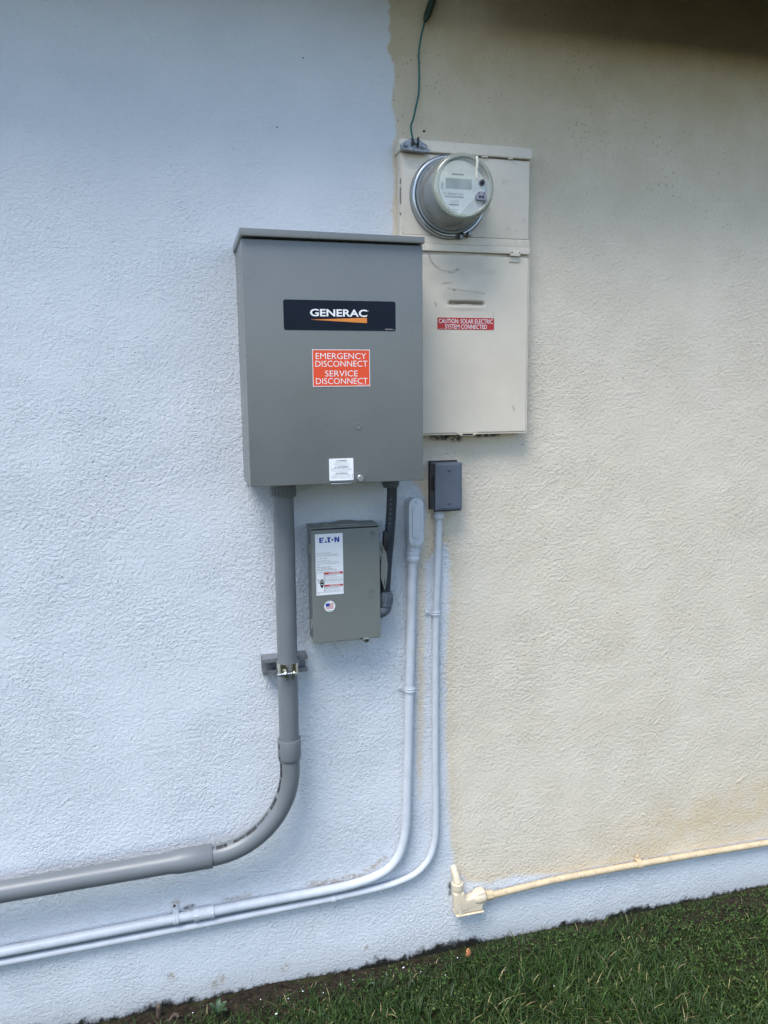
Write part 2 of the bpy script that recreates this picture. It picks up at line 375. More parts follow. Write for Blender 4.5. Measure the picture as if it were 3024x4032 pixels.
def soil_z(X, Y):
    edge = np.clip((Y+.16)/.10, 0, 1)
    h = .004+fbm2(X, Y, 30, 5)*.007+fbm2(X, Y*1.0, 4, 8)*.004
    return ground_z(X, Y)-.006+edge*(.008+h)-np.clip((Y+.035)/.03, 0, 1)*.008
v, f = grid_mesh(xs, ys, soil_z); mb = MB(); mb.add(v, f); g = mb.build('soil', M['soil'], ang=80); g['kind'] = 'structure'
# ---------------------------------------------------------------- house
house = thing('stucco_house', 'stucco house wall, bluish white paint left, old beige right', 'house', (0, 0, 0))
xs = np.concatenate([[-6, -4, -2.5, -1.6], np.arange(-1.1, 2.1, .006), [2.6, 3.5, 5, 8]]); zs = np.concatenate([[-.3], np.arange(-.03, 2.62, .006), [2.70]])
XX, ZZ = np.meshgrid(xs, zs)
def poly_sdf(P, X, Z):
    d = np.full(X.shape, 1e9); inside = np.zeros(X.shape, bool); k = len(P)
    for i in range(k):
        ax, az = P[i]; bx, bz = P[(i+1) % k]; ex, ez = bx-ax, bz-az
        t = np.clip(((X-ax)*ex+(Z-az)*ez)/(ex*ex+ez*ez), 0, 1)
        d = np.minimum(d, np.hypot(X-ax-t*ex, Z-az-t*ez))
        c = (az > Z) != (bz > Z)
        inside ^= c & (X < (bx-ax)*(Z-az)/(bz-az+1e-12)+ax)
    return np.where(inside, d, -d)
P_main = [(.294, 3), (.294, 2.452), (.296, 2.369), (.290, 2.345), (.308, 2.315), (.300, 2.242), (.308, 2.156), (.297, 2.139), (.303, 2.079), (.297, 1.939), (.299, 1.60),
          (.31, 1.40), (.345, 1.338), (.362, 1.316), (.376, 1.295), (.381, 1.27), (.383, 1.24), (.376, 1.20), (.368, 1.166), (.359, 1.107), (.356, .998), (.357, .86), (.354, .72), (.355, .55), (.362, .47),
          (.366, .50), (.369, .61), (.373, .717), (.376, .858), (.379, 1.065), (.381, 1.12), (.395, 1.14), (.43, 1.17), (.440, 1.142), (.445, 1.114), (.444, 1.039), (.434, .852), (.436, .637), (.440, .491), (.447, .353), (.456, .276),
          (.472, .227), (.495, .199), (.531, .188), (.569, .180), (.647, .188), (.70, .178), (.78, .166), (1.0, .165), (1.5, .160), (9, .150), (9, 3)]
A_beige = np.clip(poly_sdf(P_main, XX, ZZ), -.2, .2)
def capsule(X, Z, pts, r):
    out = np.zeros(X.shape)
    for (ax, az), (bx, bz) in zip(pts[:-1], pts[1:]):
        ex, ez = bx-ax, bz-az; t = np.clip(((X-ax)*ex+(Z-az)*ez)/(ex*ex+ez*ez+1e-12), 0, 1)
        out = np.maximum(out, np.clip(1.4-np.hypot(X-ax-t*ex, Z-az-t*ez)/r, 0, 1))
    return out
A_yel = np.clip(.95*np.exp(-(((ZZ-.17-(XX-.7)*.14)/.11)**2))*np.clip((XX-.60)/.6, .15, 1), 0, 1)
A_st = np.zeros(XX.shape); A_dk = np.zeros(XX.shape)
for pts, r in (([(.05, .271), (.11, .268), (.19, .274), (.235, .293)], .009), ([(.235, .293), (.262, .312)], .008), ([(-.17, .270), (-.10, .269)], .005),
               ([(-.199, .034), (-.185, .046)], .012), ([(-.306, .070), (-.312, .084)], .009), ([(-.022, .038), (-.012, .046)], .008), ([(.205, .052), (.206, .056)], .006), ([(-.289, .284), (-.284, .288)], .008)):
    A_st = np.maximum(A_st, capsule(XX, ZZ, pts, r))
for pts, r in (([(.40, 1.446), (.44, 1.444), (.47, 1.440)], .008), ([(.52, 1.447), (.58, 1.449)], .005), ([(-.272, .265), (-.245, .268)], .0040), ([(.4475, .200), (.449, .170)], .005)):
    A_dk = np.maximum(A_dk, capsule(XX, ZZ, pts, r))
rl = fbm2(XX, ZZ, 14, 11)*.0012
nx, nz = len(xs), len(zs)
vv = np.stack([XX.ravel(), rl.ravel(), ZZ.ravel()], 1)
idx = np.arange(nx*nz).reshape(nz, nx); q = np.stack([idx[:-1, :-1], idx[:-1, 1:], idx[1:, 1:], idx[1:, :-1]], -1).reshape(-1, 4)
me = bpy.data.meshes.new('wall'); me.from_pydata(vv.tolist(), [], q.tolist()); me.update(); me.shade_smooth()
for nm, A in (('beige', A_beige), ('yellow', A_yel), ('stain', A_st), ('dark', A_dk)):
    a = me.attributes.new(nm, 'FLOAT', 'POINT'); a.data.foreach_set('value', A.ravel().astype(np.float32))
me.materials.append(M['stucco']); wl = bpy.data.objects.new('wall', me); S.collection.objects.link(wl); wl.parent = house
mb = MB(); mb.box(-6, 8, .03, 7, -.3, 2.9); mb.build('house_body', M['soffit'], house)
EAVE = 2.66
mb = MB(); mb.box(-6, .42, -.30, .02, 2.62, 2.645); mb.build('soffit', M['soffit'], house)
mb = MB(); mb.box(.421, 8, -.30, .02, 2.580, 2.605); mb.build('soffit', M['soffit'], house)
mb = MB(); mb.box(-6, .42, -.325, -.3005, 2.545, 2.88, .003); mb.build('shade_fascia', M['soffit'], house)  # out of view; drop set to shade the top of the wall
mb = MB(); mb.box(.421, 8, -.325, -.3005, 2.43, 2.88, .003); mb.build('shade_fascia', M['soffit'], house)  # out of view; dropped well below its soffit to sharpen the shade at right
mb = MB(); mb.add([(-6, -.36, 2.885), (8, -.36, 2.885), (8, 3.5, 4.2), (-6, 3.5, 4.2), (-6, 7.5, 2.885), (8, 7.5, 2.885), (-6, -.36, 2.86), (8, -.36, 2.86), (8, 7.5, 2.86), (-6, 7.5, 2.86)],
    [(0, 1, 2, 3), (3, 2, 5, 4), (6, 9, 8, 7), (0, 6, 7, 1), (4, 5, 8, 9), (0, 3, 4, 9, 6), (1, 7, 8, 5, 2)]); mb.build('roof', M['roof'], house)
# ---------------------------------------------------------------- transfer switch (large grey enclosure)
X0, X1, Z0, Z1 = -.0772, .3152, 1.3585, 1.8795
ts = thing('transfer_switch', 'large grey electrical enclosure with black nameplate and orange emergency disconnect sticker', 'electrical box', (.119, 0, Z0))
mb = MB(); mb.box(X0+.0006, X1-.0006, -.172, .002, Z0+.002, Z1, .002); mb.build('enclosure', M['box'], ts)
mb = MB(); mb.box(X0, X1, -.1855, -.1735, Z0, Z1-.0035, .0022, 3)
mb.box(X0, X0+.0018, -.1735, -.150, Z0+.001, Z1-.006); mb.box(X1-.0018, X1, -.1735, -.150, Z0+.001, Z1-.006); cv = mb.build('front_cover', M['box'], ts)
mb = MB(); b_ = bmesh.new()
mb.prism([(-.0812, 1.8795), (.3174, 1.8785), (.3174, 1.8925), (-.0812, 1.8955)], -.1965, .002, .0018); mb.build('rain_hood', M['box'], ts)
mb = MB(); mb.prism(rrect(.0053, .2522, 1.6921, 1.7552, .0045), -.1861, -.1854); npl = mb.build('nameplate', M['navy'], ts)
mb = MB(); text(mb, 'GENERAC', .0623, .1878, 1.7212, 1.7368, -.18625, .022); text(mb, '®', .1888, .1912, 1.7335, 1.7357, -.18625); text(mb, '0K1096 REV A', .2285, .2478, 1.6948, 1.6965, -.18625); mb.build('lettering', M['lettering'], npl, flat=True)
mb = MB(); mb.flat([[(.0613, 1.7142), (.1872, 1.7083), (.1872, 1.7197)]], -.18625); mb.build('wedge_mark', M['wedge'], npl, flat=True)
mb = MB(); mb.prism(rect(.0648, .1925, 1.5722, 1.6515), -.1861, -.1854); stk = mb.build('emergency_sticker', M['orange'], ts)
mb = MB(); mb.flat(frame_(.0648, .1925, 1.5722, 1.6515, .0012), -.18622, 0)
text(mb, 'EMERGENCY', .0722, .1845, 1.6312, 1.6440, -.18625, -.006); text(mb, 'DISCONNECT', .0712, .1871, 1.6148, 1.6276, -.18625, -.006)
text(mb, 'SERVICE', .0920, .1650, 1.5938, 1.6066, -.18625, -.006); text(mb, 'DISCONNECT', .0716, .1871, 1.5776, 1.5904, -.18625, -.006)
text(mb, 'A0002240221 REV. B', .1640, .1905, 1.5742, 1.5758, -.18625); mb.build('lettering', M['lettering'], stk, flat=True)
mb = MB(); mb.prism(rrect(.0965, .1515, 1.3656, 1.4145, .0018, 3), -.1861, -.1854); wlb = mb.build('warning_label', M['white'], ts)
rows = [('WARNING', .018, .0025, .03), ('CALIFORNIA WARNING:', .028, .0014, 0), ("Can expose you to cadmium,", .030, .0014, 0), ('a carcinogen and reproductive toxicant.', .040, .0014, 0), ('www.P65Warnings.ca.gov', .027, .0014, 0),
        ('AVERTISSEMENT', .027, .0024, .03), ('MISE EN GARDE POUR LA CALIFORNIE', .044, .0014, 0), ("Risque d'exposition au cadmium, une substance", .049, .0014, 0), ('cancérogène et toxique pour la reproduction -', .047, .0014, 0), ('www.P65Warnings.ca.gov', .027, .0014, 0),
        ('ADVERTENCIA', .023, .0024, .03), ('ADVERTENCIA PARA CALIFORNIA:', .040, .0014, 0), ('Puede exponerlo al cadmio, una sustancia', .046, .0014, 0), ('carcinógena que puede ser tóxica para la', .046, .0014, 0), ('reproducción - www.P65Warnings.ca.gov', .046, .0014, 0)]
mb = MB(); z = 1.4122
for s_, wd, hh, bo in rows:
    z -= hh+.00125; cx = .124+(.003 if bo else 0); text(mb, s_, cx-wd/2, cx+wd/2, z, z+hh, -.18625, bo)
    if bo: mb.flat([[(cx-wd/2-.0045, z), (cx-wd/2-.001, z), (cx-wd/2-.00275, z+hh*1.15)]], -.18625)
mb.box(.1493, .1499, -.18625, -.1862, 1.369, 1.380); mb.build('lettering', M['ink'], wlb, flat=True)
mb = MB(); mb.lathe((.1636, -.1853, 1.4845), (0, -1, 0), [(0, .0070), (.0012, .0066), (.0012, .0054), (.0006, .0050)], 32); mb.build('knockout', M['box'], cv)
mb = MB(); mb.lathe((.1656, -.1853, 1.3694), (0, -1, 0), [(0, .0062), (.003, .0062), (.0045, .0078), (.010, .0078), (.0115, .0066)], 24); mb.build('thumbscrew', M['galv'], cv)
mb = MB(); mb.box(.0975, .1462, -.1858, -.1845, 1.3588, 1.3622); mb.build('latch_slot', M['black'], cv)
mb = MB(); mb.box(.0985, .1455, -.192, -.1864, 1.3578, 1.3602, .0008); mb.build('latch_tab', M['galv'], cv)
# ---------------------------------------------------------------- meter panel (beige)
mp = thing('meter_panel', 'tall beige electrical meter panel with red solar caution sticker, mounted on the stucco wall', 'meter panel', (.475, 0, 1.45))
mb = MB(); mb.box(.3085, .6375, -.036, .002, 1.4535, 2.113, .002); mb.build('panel_box', M['panel'], mp)
mb = MB(); mb.box(.3045, .6388, -.0475, .002, 2.1135, 2.1393, .0035, 3); mb.box(.508, .524, -.0478, -.040, 2.1105, 2.1134, .001); mb.box(.577, .589, -.0478, -.040, 2.1105, 2.1134, .001); mb.build('top_cap', M['panel'], mp)
mb = MB(); mb.box(.3105, .6352, -.0415, -.0362, 1.9275, 2.1105, .0022, 3); mdoor = mb.build('meter_door', M['panel'], mp)
mb = MB(); mb.box(.3093, .6378, -.0455, -.0362, 1.8915, 1.9085, .0022, 3); mb.box(.3093, .6372, -.0425, -.0363, 1.909, 1.927, .0015); mb.build('middle_rail', M['panel'], mp)
# lower door: sheet with a pressed finger pull, stains, and the pull's shade put into the colour
def door_mat():
    m, n, b = nodes('stained_shaded_beige_enamel'); v = objco(n)
    c = mixc(n, mrange(n, noise(n, v, 9, 4, .6), .3, .7), (.615, .54, .435), (.665, .59, .48))
    a = N(n, 'ShaderNodeAttribute', attribute_name='smudge_shade').outputs['Fac']
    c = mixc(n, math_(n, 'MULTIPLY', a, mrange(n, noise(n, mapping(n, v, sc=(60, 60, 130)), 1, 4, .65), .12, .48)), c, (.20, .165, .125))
    L(n, c, b.inputs['Base Color']); b.inputs['Roughness'].default_value = .42
    bump(n, b, noise(n, v, 400, 3, .6), .12, .0006); return m
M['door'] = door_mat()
dx = np.linspace(.3128, .6385, 190); dz = np.linspace(1.4545, 1.8865, 240)
DX, DZ = np.meshgrid(dx, dz)
ed = np.minimum(np.minimum(DX-.3128, .6385-DX), np.minimum(DZ-1.4545, 1.8865-DZ))
dy = -.0405+.003*np.clip(1-ed/.004, 0, 1)**2
pull = np.clip(1-((DX-.473)/.052)**2, 0, 1)**.7
t_ = (DZ-1.7735)/.0080
dy = dy+pull*.007*np.where((t_ > -1) & (t_ < 1), np.clip((1-t_)/2, 0, 1)**1.2, 0)*np.clip((t_+1)*3, 0, 1)
dy -= pull*.0012*np.exp(-((t_+1.5)/.6)**2)
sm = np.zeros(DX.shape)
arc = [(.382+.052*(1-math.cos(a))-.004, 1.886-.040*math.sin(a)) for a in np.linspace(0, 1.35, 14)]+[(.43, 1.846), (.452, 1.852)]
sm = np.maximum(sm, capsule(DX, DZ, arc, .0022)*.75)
for pts, r, k in (([(.432, 1.7735), (.514, 1.7735)], .0060, 1.0), ([(.43, 1.844), (.447, 1.847)], .004, .5), ([(.412, 1.818), (.435, 1.820)], .0016, .7), ([(.44, 1.803), (.444, 1.803)], .0022, 1.0), ([(.425, 1.806), (.52, 1.796)], .003, .35), ([(.42, 1.79), (.50, 1.792)], .012, .18),  # first stroke: painted shade and grime inside the finger pull
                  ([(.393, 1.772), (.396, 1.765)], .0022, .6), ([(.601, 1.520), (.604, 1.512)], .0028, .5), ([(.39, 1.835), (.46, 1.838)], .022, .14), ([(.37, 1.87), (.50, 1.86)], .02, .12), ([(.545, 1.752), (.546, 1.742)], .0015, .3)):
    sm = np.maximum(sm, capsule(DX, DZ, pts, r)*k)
nx_, nz_ = len(dx), len(dz); vv = np.stack([DX.ravel(), dy.ravel(), DZ.ravel()], 1)-np.array([.475, 0, 1.45])
idx = np.arange(nx_*nz_).reshape(nz_, nx_); q = np.stack([idx[:-1, :-1], idx[:-1, 1:], idx[1:, 1:], idx[1:, :-1]], -1).reshape(-1, 4)
me = bpy.data.meshes.new('lower_door'); me.from_pydata(vv.tolist(), [], q.tolist()); me.update(); me.shade_smooth()
a = me.attributes.new('smudge_shade', 'FLOAT', 'POINT'); a.data.foreach_set('value', sm.ravel().astype(np.float32)); me.materials.append(M['door'])
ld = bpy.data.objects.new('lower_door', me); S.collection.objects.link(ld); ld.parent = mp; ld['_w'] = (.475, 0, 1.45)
mb = MB(); mb.box(.3118, .3135, -.0392, -.0362, 1.4535, 1.888); mb.box(.6378, .6395, -.0392, -.0362, 1.4535, 1.888); mb.box(.3136, .6377, -.0392, -.0362, 1.4528, 1.4548); mb.build('door_edge', M['panel'], ld)
mb = MB()
text(mb, 'GENERAL', .395, .448, 1.845, 1.853, -.0409, .01); text(mb, 'ELECTRIC', .497, .552, 1.845, 1.853, -.0409, .01)
mb.lathe((.471, -.0400, 1.849), (0, -1, 0), [(0, .0115), (.0009, .0115), (.0009, .0102), (0, .0102)], 28, False); mb.build('embossed_lettering', M['panel'], ld, flat=True)
mb = MB(); mb.prism(rrect(.3985, .5463, 1.7092, 1.7375, .0015, 2), -.0412, -.0403); cs = mb.build('solar_sticker', M['red'], mp)
mb = MB(); text(mb, 'CAUTION: SOLAR ELECTRIC', .4018, .5430, 1.7240, 1.7345, -.04135, .004); text(mb, 'SYSTEM CONNECTED', .4180, .5275, 1.7112, 1.7215, -.04135, .004)
text(mb, 'pvlabels.com', .4010, .4165, 1.7105, 1.7118, -.04135); mb.build('lettering', M['lettering'], cs, flat=True)
mb = MB(); mb.box(.5850, .6105, -.0500, -.0402, 1.8858, 1.8968, .0015); mb.box(.5845, .6098, -.0432, -.0402, 1.8728, 1.8852, .0008); mb.build('hinge_clip', M['panel'], mp)
mb = MB(); mb.box(.5862, .5905, -.0505, -.0498, 1.8935, 1.8955); mb.box(.6065, .6090, -.0505, -.0498, 1.8935, 1.8955); mb.build('clip_notch', M['black'], mp)
mb = MB(); mb.prism([(.449, 1.4555), (.457, 1.4512), (.462, 1.4495), (.494, 1.4495), (.500, 1.4520), (.507, 1.4555)], -.0435, -.0365, .001); tb = mb.build('latch_tab', M['panel'], mp)
mb = MB(); mb.box(.4638, .4912, -.0440, -.0430, 1.4510, 1.4548); mb.build('latch_slot', M['black'], tb)
# scuffs where paint has come off the box edge
mb = MB()
for (x, z, w_, h_) in ((.3083, 2.048, .0006, .012), (.3083, 2.030, .0006, .008), (.3080, 2.012, .0006, .030), (.3078, 1.975, .0008, .004)):
    mb.box(x-w_, x+w_, -.0375, -.0355, z-h_/2, z+h_/2)
mb.build('edge_crack', M['ink'], mp)
# ---------------------------------------------------------------- electric meter
MC = (.425, 0, 2.0148)
et = thing('electric_meter', 'round clear-covered electric meter with pale dial face, plugged into the beige panel', 'electric meter', (MC[0], -.042, MC[2]))
def mring(prof, n=64, a0=0, a1=360):
    mb = MB(); vs = []; fs = []; k = n if a1-a0 < 360 else n
    full = a1-a0 >= 360; cnt = n if full else n+1
    for y, r in prof:
        for i in range(cnt):
            a = math.radians(a0+(a1-a0)*i/n); vs.append((MC[0]+r*math.cos(a), y, MC[2]+r*math.sin(a)))
    for j in range(len(prof)-1):
        for i in range(n):
            i2 = (i+1) % cnt if full else i+1
            fs.append((j*cnt+i, j*cnt+i2, (j+1)*cnt+i2, (j+1)*cnt+i))
    mb.add(vs, fs); return mb
r_ = mring([(-.0415, .0905), (-.0445, .0945), (-.054, .0945), (-.0585, .0925), (-.0600, .0890), (-.0590, .0862), (-.054, .0852), (-.0415, .0852)], 72, -68, 278)
r_.build('sealing_ring', M['chrome'], et, 50)
mring([(-.0410, .0960), (-.0425, .0960), (-.0440, .0950), (-.0440, .085)], 64).build('shaded_socket_flange', M['meterbody'], et, 50)  # dull grey colour carries the shadow ring around the meter
mb = MB(); mb.box(.448, .456, -.062, -.045, 1.920, 1.928, .001); mb.box(.470, .478, -.063, -.045, 1.926, 1.938, .001); mb.build('ring_latch', M['clampgrey'], et)
mring([(-.042, .0835), (-.060, .0835), (-.062, .078)], 64).build('base_gasket', M['ink'], et)
mb = mring([(-.050, .0665), (-.120, .0635), (-.121, .0625)], 64); mb.build('meter_can', M['meterbody'], et, 50)
mb = MB(); mb.lathe((MC[0], -.120, MC[2]), (0, -1, 0), [(0, .0618), (.003, .0618)], 48); fc = mb.build('dial_face', M['face'], et)
mb = MB(); mb.flat([[(.4195, 1.9545), (.4385, 1.955), (.462, 1.966), (.478, 1.985), (.485, 2.005), (.470, 2.004), (.447, 1.984)]], -.12325); mb.build('grey_corner', M['facegrey'], fc, flat=True)
mb = MB(); mb.flat([rrect(.3905, .4535, 2.0145, 2.0375, .001, 2)], -.1233); lc = mb.build('display', M['lcd'], et, flat=True)
mb = MB(); text(mb, '1', .3965, .3985, 2.0175, 2.0275, -.1235); text(mb, '20:32', .415, .444, 2.0175, 2.0320, -.1235); mb.build('digits', M['greyink'], lc, flat=True)
mb = MB(); mb.flat([rect(.405, .434, 2.0445, 2.0480), rect(.380, .3815, 2.012, 2.028), rect(.383, .3845, 2.012, 2.028), rect(.388, .434, 1.9955, 1.9990), rect(.399, .423, 1.9785, 1.9820), rect(.396, .420, 1.9685, 1.9700), rect(.400, .418, 1.9635, 1.9655)], -.1233)
text(mb, 'kWh', .385, .3945, 2.0005, 2.0075, -.1233); text(mb, 'kilowatt hours', .3965, .4330, 2.0005, 2.0080, -.1233, .02); text(mb, 'CL200', .403, .422, 1.984, 1.990, -.1233)
mb.build('print', M['greyink'], fc, flat=True)
mring([(-.060, .0815), (-.066, .0800), (-.125, .0755), (-.140, .0735), (-.1495, .0700), (-.1520, .0655), (-.1510, .0600), (-.1495, .0580), (-.1495, .0)], 72).build('clear_cover', M['glass'], et, 60)
mring([(-.1440, .0738), (-.1500, .0712), (-.1530, .0660), (-.1525, .0610), (-.1500, .0592)], 72).build('cover_rim', M['rim'], et, 60)
mring([(-.060, .0822), (-.0605, .0855), (-.0635, .0850), (-.0640, .0805)], 64).build('cover_flange', M['meterbody'], et)
mb = MB(); mb.lathe((.4668, -.1493, 2.0242), (0, -1, 0), [(0, .0075), (.003, .0075), (.004, .0065)], 24); bt = mb.build('reset_boss', M['port'], et)
mb = MB(); mb.lathe((.4668, -.1533, 2.0242), (0, -1, 0), [(0, .0052), (.003, .0052), (.0042, .0035)], 20); mb.build('button', M['black'], bt)
pp = [(.4638+.0128*math.cos(math.radians(a)), 1.9918+.0125*math.sin(math.radians(a))) for a in range(-38, 219, 14)]
mb = MB(); mb.prism(pp, -.157, -.1492, .001); po = mb.build('optical_port', M['port'], et)
mb = MB()
for x in (.4605, .4675): mb.lathe((x, -.1569, 1.9925), (0, -1, 0), [(0, .0028), (.0006, .0028)], 16)
for x in (.4575, .4705): mb.lathe((x, -.1569, 2.0005), (0, -1, 0), [(0, .0016), (.0006, .0016)], 12)
mb.build('port_hole', M['ink'], po)
mb = MB(); dr = cat_spline([(.4535, -.1535, 2.0790), (.4545, -.1545, 2.0640), (.4540, -.1515, 2.0480), (.4550, -.1512, 2.0390), (.4560, -.151, 2.0310)], 5)
mb.tube(dr, [.0036-.002*abs(i/len(dr)-.4) for i in range(len(dr))], 8); mb.build('dried_drip', M['drip'], et)
# ---------------------------------------------------------------- grounding clamp, wire, sleeve
gc = thing('grounding_clamp', 'galvanised grounding clamp with three screws on top corner of the beige panel', 'clamp', (.338, -.05, 2.108))
mb = MB(); mb.prism([(.3040, 2.1250), (.3085, 2.1100), (.3660, 2.1078), (.3690, 2.1105), (.3700, 2.1265), (.3475, 2.1390), (.3285, 2.1390)], -.0535, -.0476, .0015); mb.build('bracket', M['clampgrey'], gc)
mb = MB(); mb.prism([(.3085, 2.1095), (.3660, 2.1070), (.3662, 2.1125), (.3090, 2.1150)], -.064, -.0536, .001); mb.box(.3665, .3750, -.060, -.0500, 2.1085, 2.1165, .001); mb.build('lower_jaw', M['clampgrey'], gc)
for x, z, r in ((.3165, 2.1215, .0062), (.3590, 2.1200, .0062), (.3395, 2.1300, .0058)):
    mb = MB(); mb.lathe((x, -.0530, z), (0, -1, 0), [(0, r), (.005, r), (.0065, r*.75)], 6); mb.cyl((x-.001, -.053, z), (x-.001, -.063, z), .0028, n=10); sc = mb.build('screw', M['galvdull'], gc)
mb = MB(); mb.box(.331, .3345, -.0605, -.0538, 2.121, 2.139, .0008); mb.box(.345, .348, -.0605, -.0538, 2.119, 2.141, .0008); mb.build('wire_slot', M['ink'], gc)
P = [(.3345, -.056, 2.132), (.3335, -.052, 2.143), (.3350, -.038, 2.170), (.3450, -.026, 2.1925), (.3530, -.020, 2.220), (.3610, -.016, 2.252), (.3632, -.014, 2.297), (.3620, -.015, 2.337), (.3655, -.018, 2.368), (.3735, -.020, 2.401), (.379, -.021, 2.420)]
mb = MB(); mb.tube(cat_spline(P, 8), .0023, 10); tag(mb.build('ground_wire', M['wire']), 'thin green insulated wire rising from the grounding clamp to a dark sleeve', 'wire')
P = [(.3755, -.0205, 2.404), (.3775, -.021, 2.412), (.3825, -.0215, 2.424), (.3875, -.022, 2.437), (.3960, -.024, 2.462), (.405, -.026, 2.492), (.415, -.03, 2.54), (.428, -.035, 2.584)]
mb = MB(); pp = cat_spline(P, 6); mb.tube(pp, [min(.0085, .0032+.0065*i/12) for i in range(len(pp))], 12); tag(mb.build('wire_sleeve', M['verdigris']), 'dark green tapered sleeve at the top of the green wire under the eaves', 'sleeve')
# ---------------------------------------------------------------- safety switch (small grey-green box)
EK = (1.8625-.072)/(1.8625-.1)
XF = lambda x, y, z: (-.2187+(x+.2187)*EK, y*.72 if y > -.1015 else y+.0284, 1.5532+(z-1.5532)*EK)
ss = thing('safety_switch', 'small grey-green safety switch box with white label and round flag sticker', 'safety switch', (.149, 0, .965))
mb = MB(); mb.box(.0682, .2300, -.0880, .002, .9668, 1.2428, .002); mb.build('enclosure', M['eaton'], ss)
mb = MB(); mb.box(.0665, .2316, -.0985, .002, 1.2430, 1.2462, .0012); mb.build('top_lid', M['eaton'], ss)
mb = MB(); mb.box(.0661, .2320, -.1000, -.0884, .9653, 1.2398, .0022, 3); dr_ = mb.build('door', M['eaton'], ss)
mb = MB(); mb.box(.0690, .2292, -.0955, -.0882, 1.2396, 1.2429); mb.build('lid_gap_shade', M['black'], ss)  # added black strip, paints the shade in the gap under the lid
for z0 in (1.0120, 1.1960):
    mb = MB(); mb.cyl((.0640, -.0875, z0-.0125), (.0640, -.0875, z0+.0125), .0032, n=12); mb.box(.0632, .0662, -.0955, -.0860, z0-.0115, z0+.0115, .0006); mb.build('hinge', M['eaton'], dr_)
mb = MB(); mb.lathe((.158, -.048, 1.2460), (0, 0, 1), [(0, .036), (.003, .035), (.0065, .026)], 36); mb.box(.095, .222, -.080, -.015, 1.2461, 1.2478, .0008); hb = mb.build('hub_plate', M['eaton'], ss)
for x in (.1085, .1820):
    mb = MB(); mb.lathe((x, -.058, 1.2474), (0, 0, 1), [(0, .0062), (.004, .0062), (.006, .004)], 14); mb.build('screw', M['eaton'], hb)
mb = MB(); mb.prism(rrect(.0752, .1415, 1.0828, 1.2308, .0015, 3), -.1006, -.0999); lb = mb.build('rating_label', M['white'], ss)
u = .0482/3.31; ex, ez = .0850, 1.2096; hz = .0126
E_ = [[(0, 0), (.58, 0), (.63, .22), (.28, .22), (.28, .40), (.66, .40), (.70, .60), (.28, .60), (.28, .78), (.72, .78), (.77, 1), (0, 1)], [(1.08, .66), (1.0, .42), (1.16, .42)], [(.93, .27), (1.21, .27), (1.28, 0), (.86, 0)],
      [(1.28, 1), (1.28, .78), (1.40, .78), (1.40, 0), (1.90, 0), (1.75, .22), (1.68, .5), (1.76, .78), (1.98, 1)], circ(2.17, .48, .18, 18), [(2.5, 0), (2.76, 0), (2.76, .55), (3.02, 0), (3.31, 0), (3.31, 1), (3.05, 1), (3.05, .45), (2.8, 1), (2.5, 1)]]
mb = MB(); mb.flat([[(ex+a*u, ez+c*hz) for a, c in p] for p in E_], -.10075); mb.build('logo_lettering', M['blueprint'], lb, flat=True)
mb = MB()
def rows_(mb, R_, x, y, lab=None):
    for s_, z, wd, hh in R_: text(mb, s_, x, x+wd, z, z+hh, y)
rows_(mb, [('General Duty Safety Switch', 1.1838, .034, .0026), ('Interrupteur de sécurité à usage général', 1.1800, .052, .0026), ('Interruptor de seguridad de servicio general', 1.1765, .056, .0026), ('30 A, 240 V~, 60 Hz', 1.1705, .026, .0024), ('Complete ratings inside', 1.1650, .031, .0026), ("Valeurs nominales complètes à l'intérieur", 1.1613, .053, .0026),
    ('Información completa de capacidades en el', 1.1577, .056, .0026), ('interior', 1.1542, .009, .0022), ('Further instructions inside', 1.1500, .033, .0026), ("Autres instructions à l'intérieur", 1.1463, .038, .0026), ('Instrucciones adicionales en el interior', 1.1427, .049, .0026), ('Made in U.S.A. / Fabriqué aux É.-U. / Hecho en E.U.A.', 1.1385, .062, .0022)], .0772, -.10075)
mb.flat(frame_(.0765, .0948, 1.0895, 1.1375, .0004)+frame_(.0950, .1405, 1.0895, 1.1375, .0004), -.10072, 0)
rows_(mb, [('HAZARDOUS VOLTAGE. WILL CAUSE', 1.1305, .043, .0015), ('SEVERE INJURY OR DEATH.', 1.1282, .031, .0015), ('Turn off power before servicing.', 1.1257, .035, .0012), ('Disconnect all sources of supply', 1.1236, .042, .0012), ('and lock out before opening door.', 1.1215, .040, .0012),
    ('TENSION DANGEREUSE. PEUT CAUSER', 1.1185, .043, .0015), ('DES BLESSURES GRAVES OU LA MORT.', 1.1163, .043, .0015), ('Couper le courant avant travaux.', 1.1135, .042, .0012), ('Verrouiller avant ouverture de porte.', 1.1112, .040, .0012), ('TENSION PELIGROSA. PUEDE CAUSAR', 1.1005, .043, .0015), ('HERIDAS GRAVES O LA MUERTE.', 1.0983, .034, .0015),
    ('Desconecte la fuente antes de abrir.', 1.0955, .040, .0012), ('Bloquee antes de dar servicio.', 1.0933, .040, .0012), ('Cierre la puerta al terminar.', 1.0912, .036, .0012)], .0960, -.10075)
text(mb, '1004607C', .0768, .0845, 1.0862, 1.0880, -.10075)
mb.build('lettering', M['ink'], lb, flat=True)
for z in (1.1330, 1.1030):
    mb = MB(); mb.flat([rect(.0954, .1400, z, z+.0048)], -.10080); mb.build('danger_band', M['redprint'], lb, flat=True)
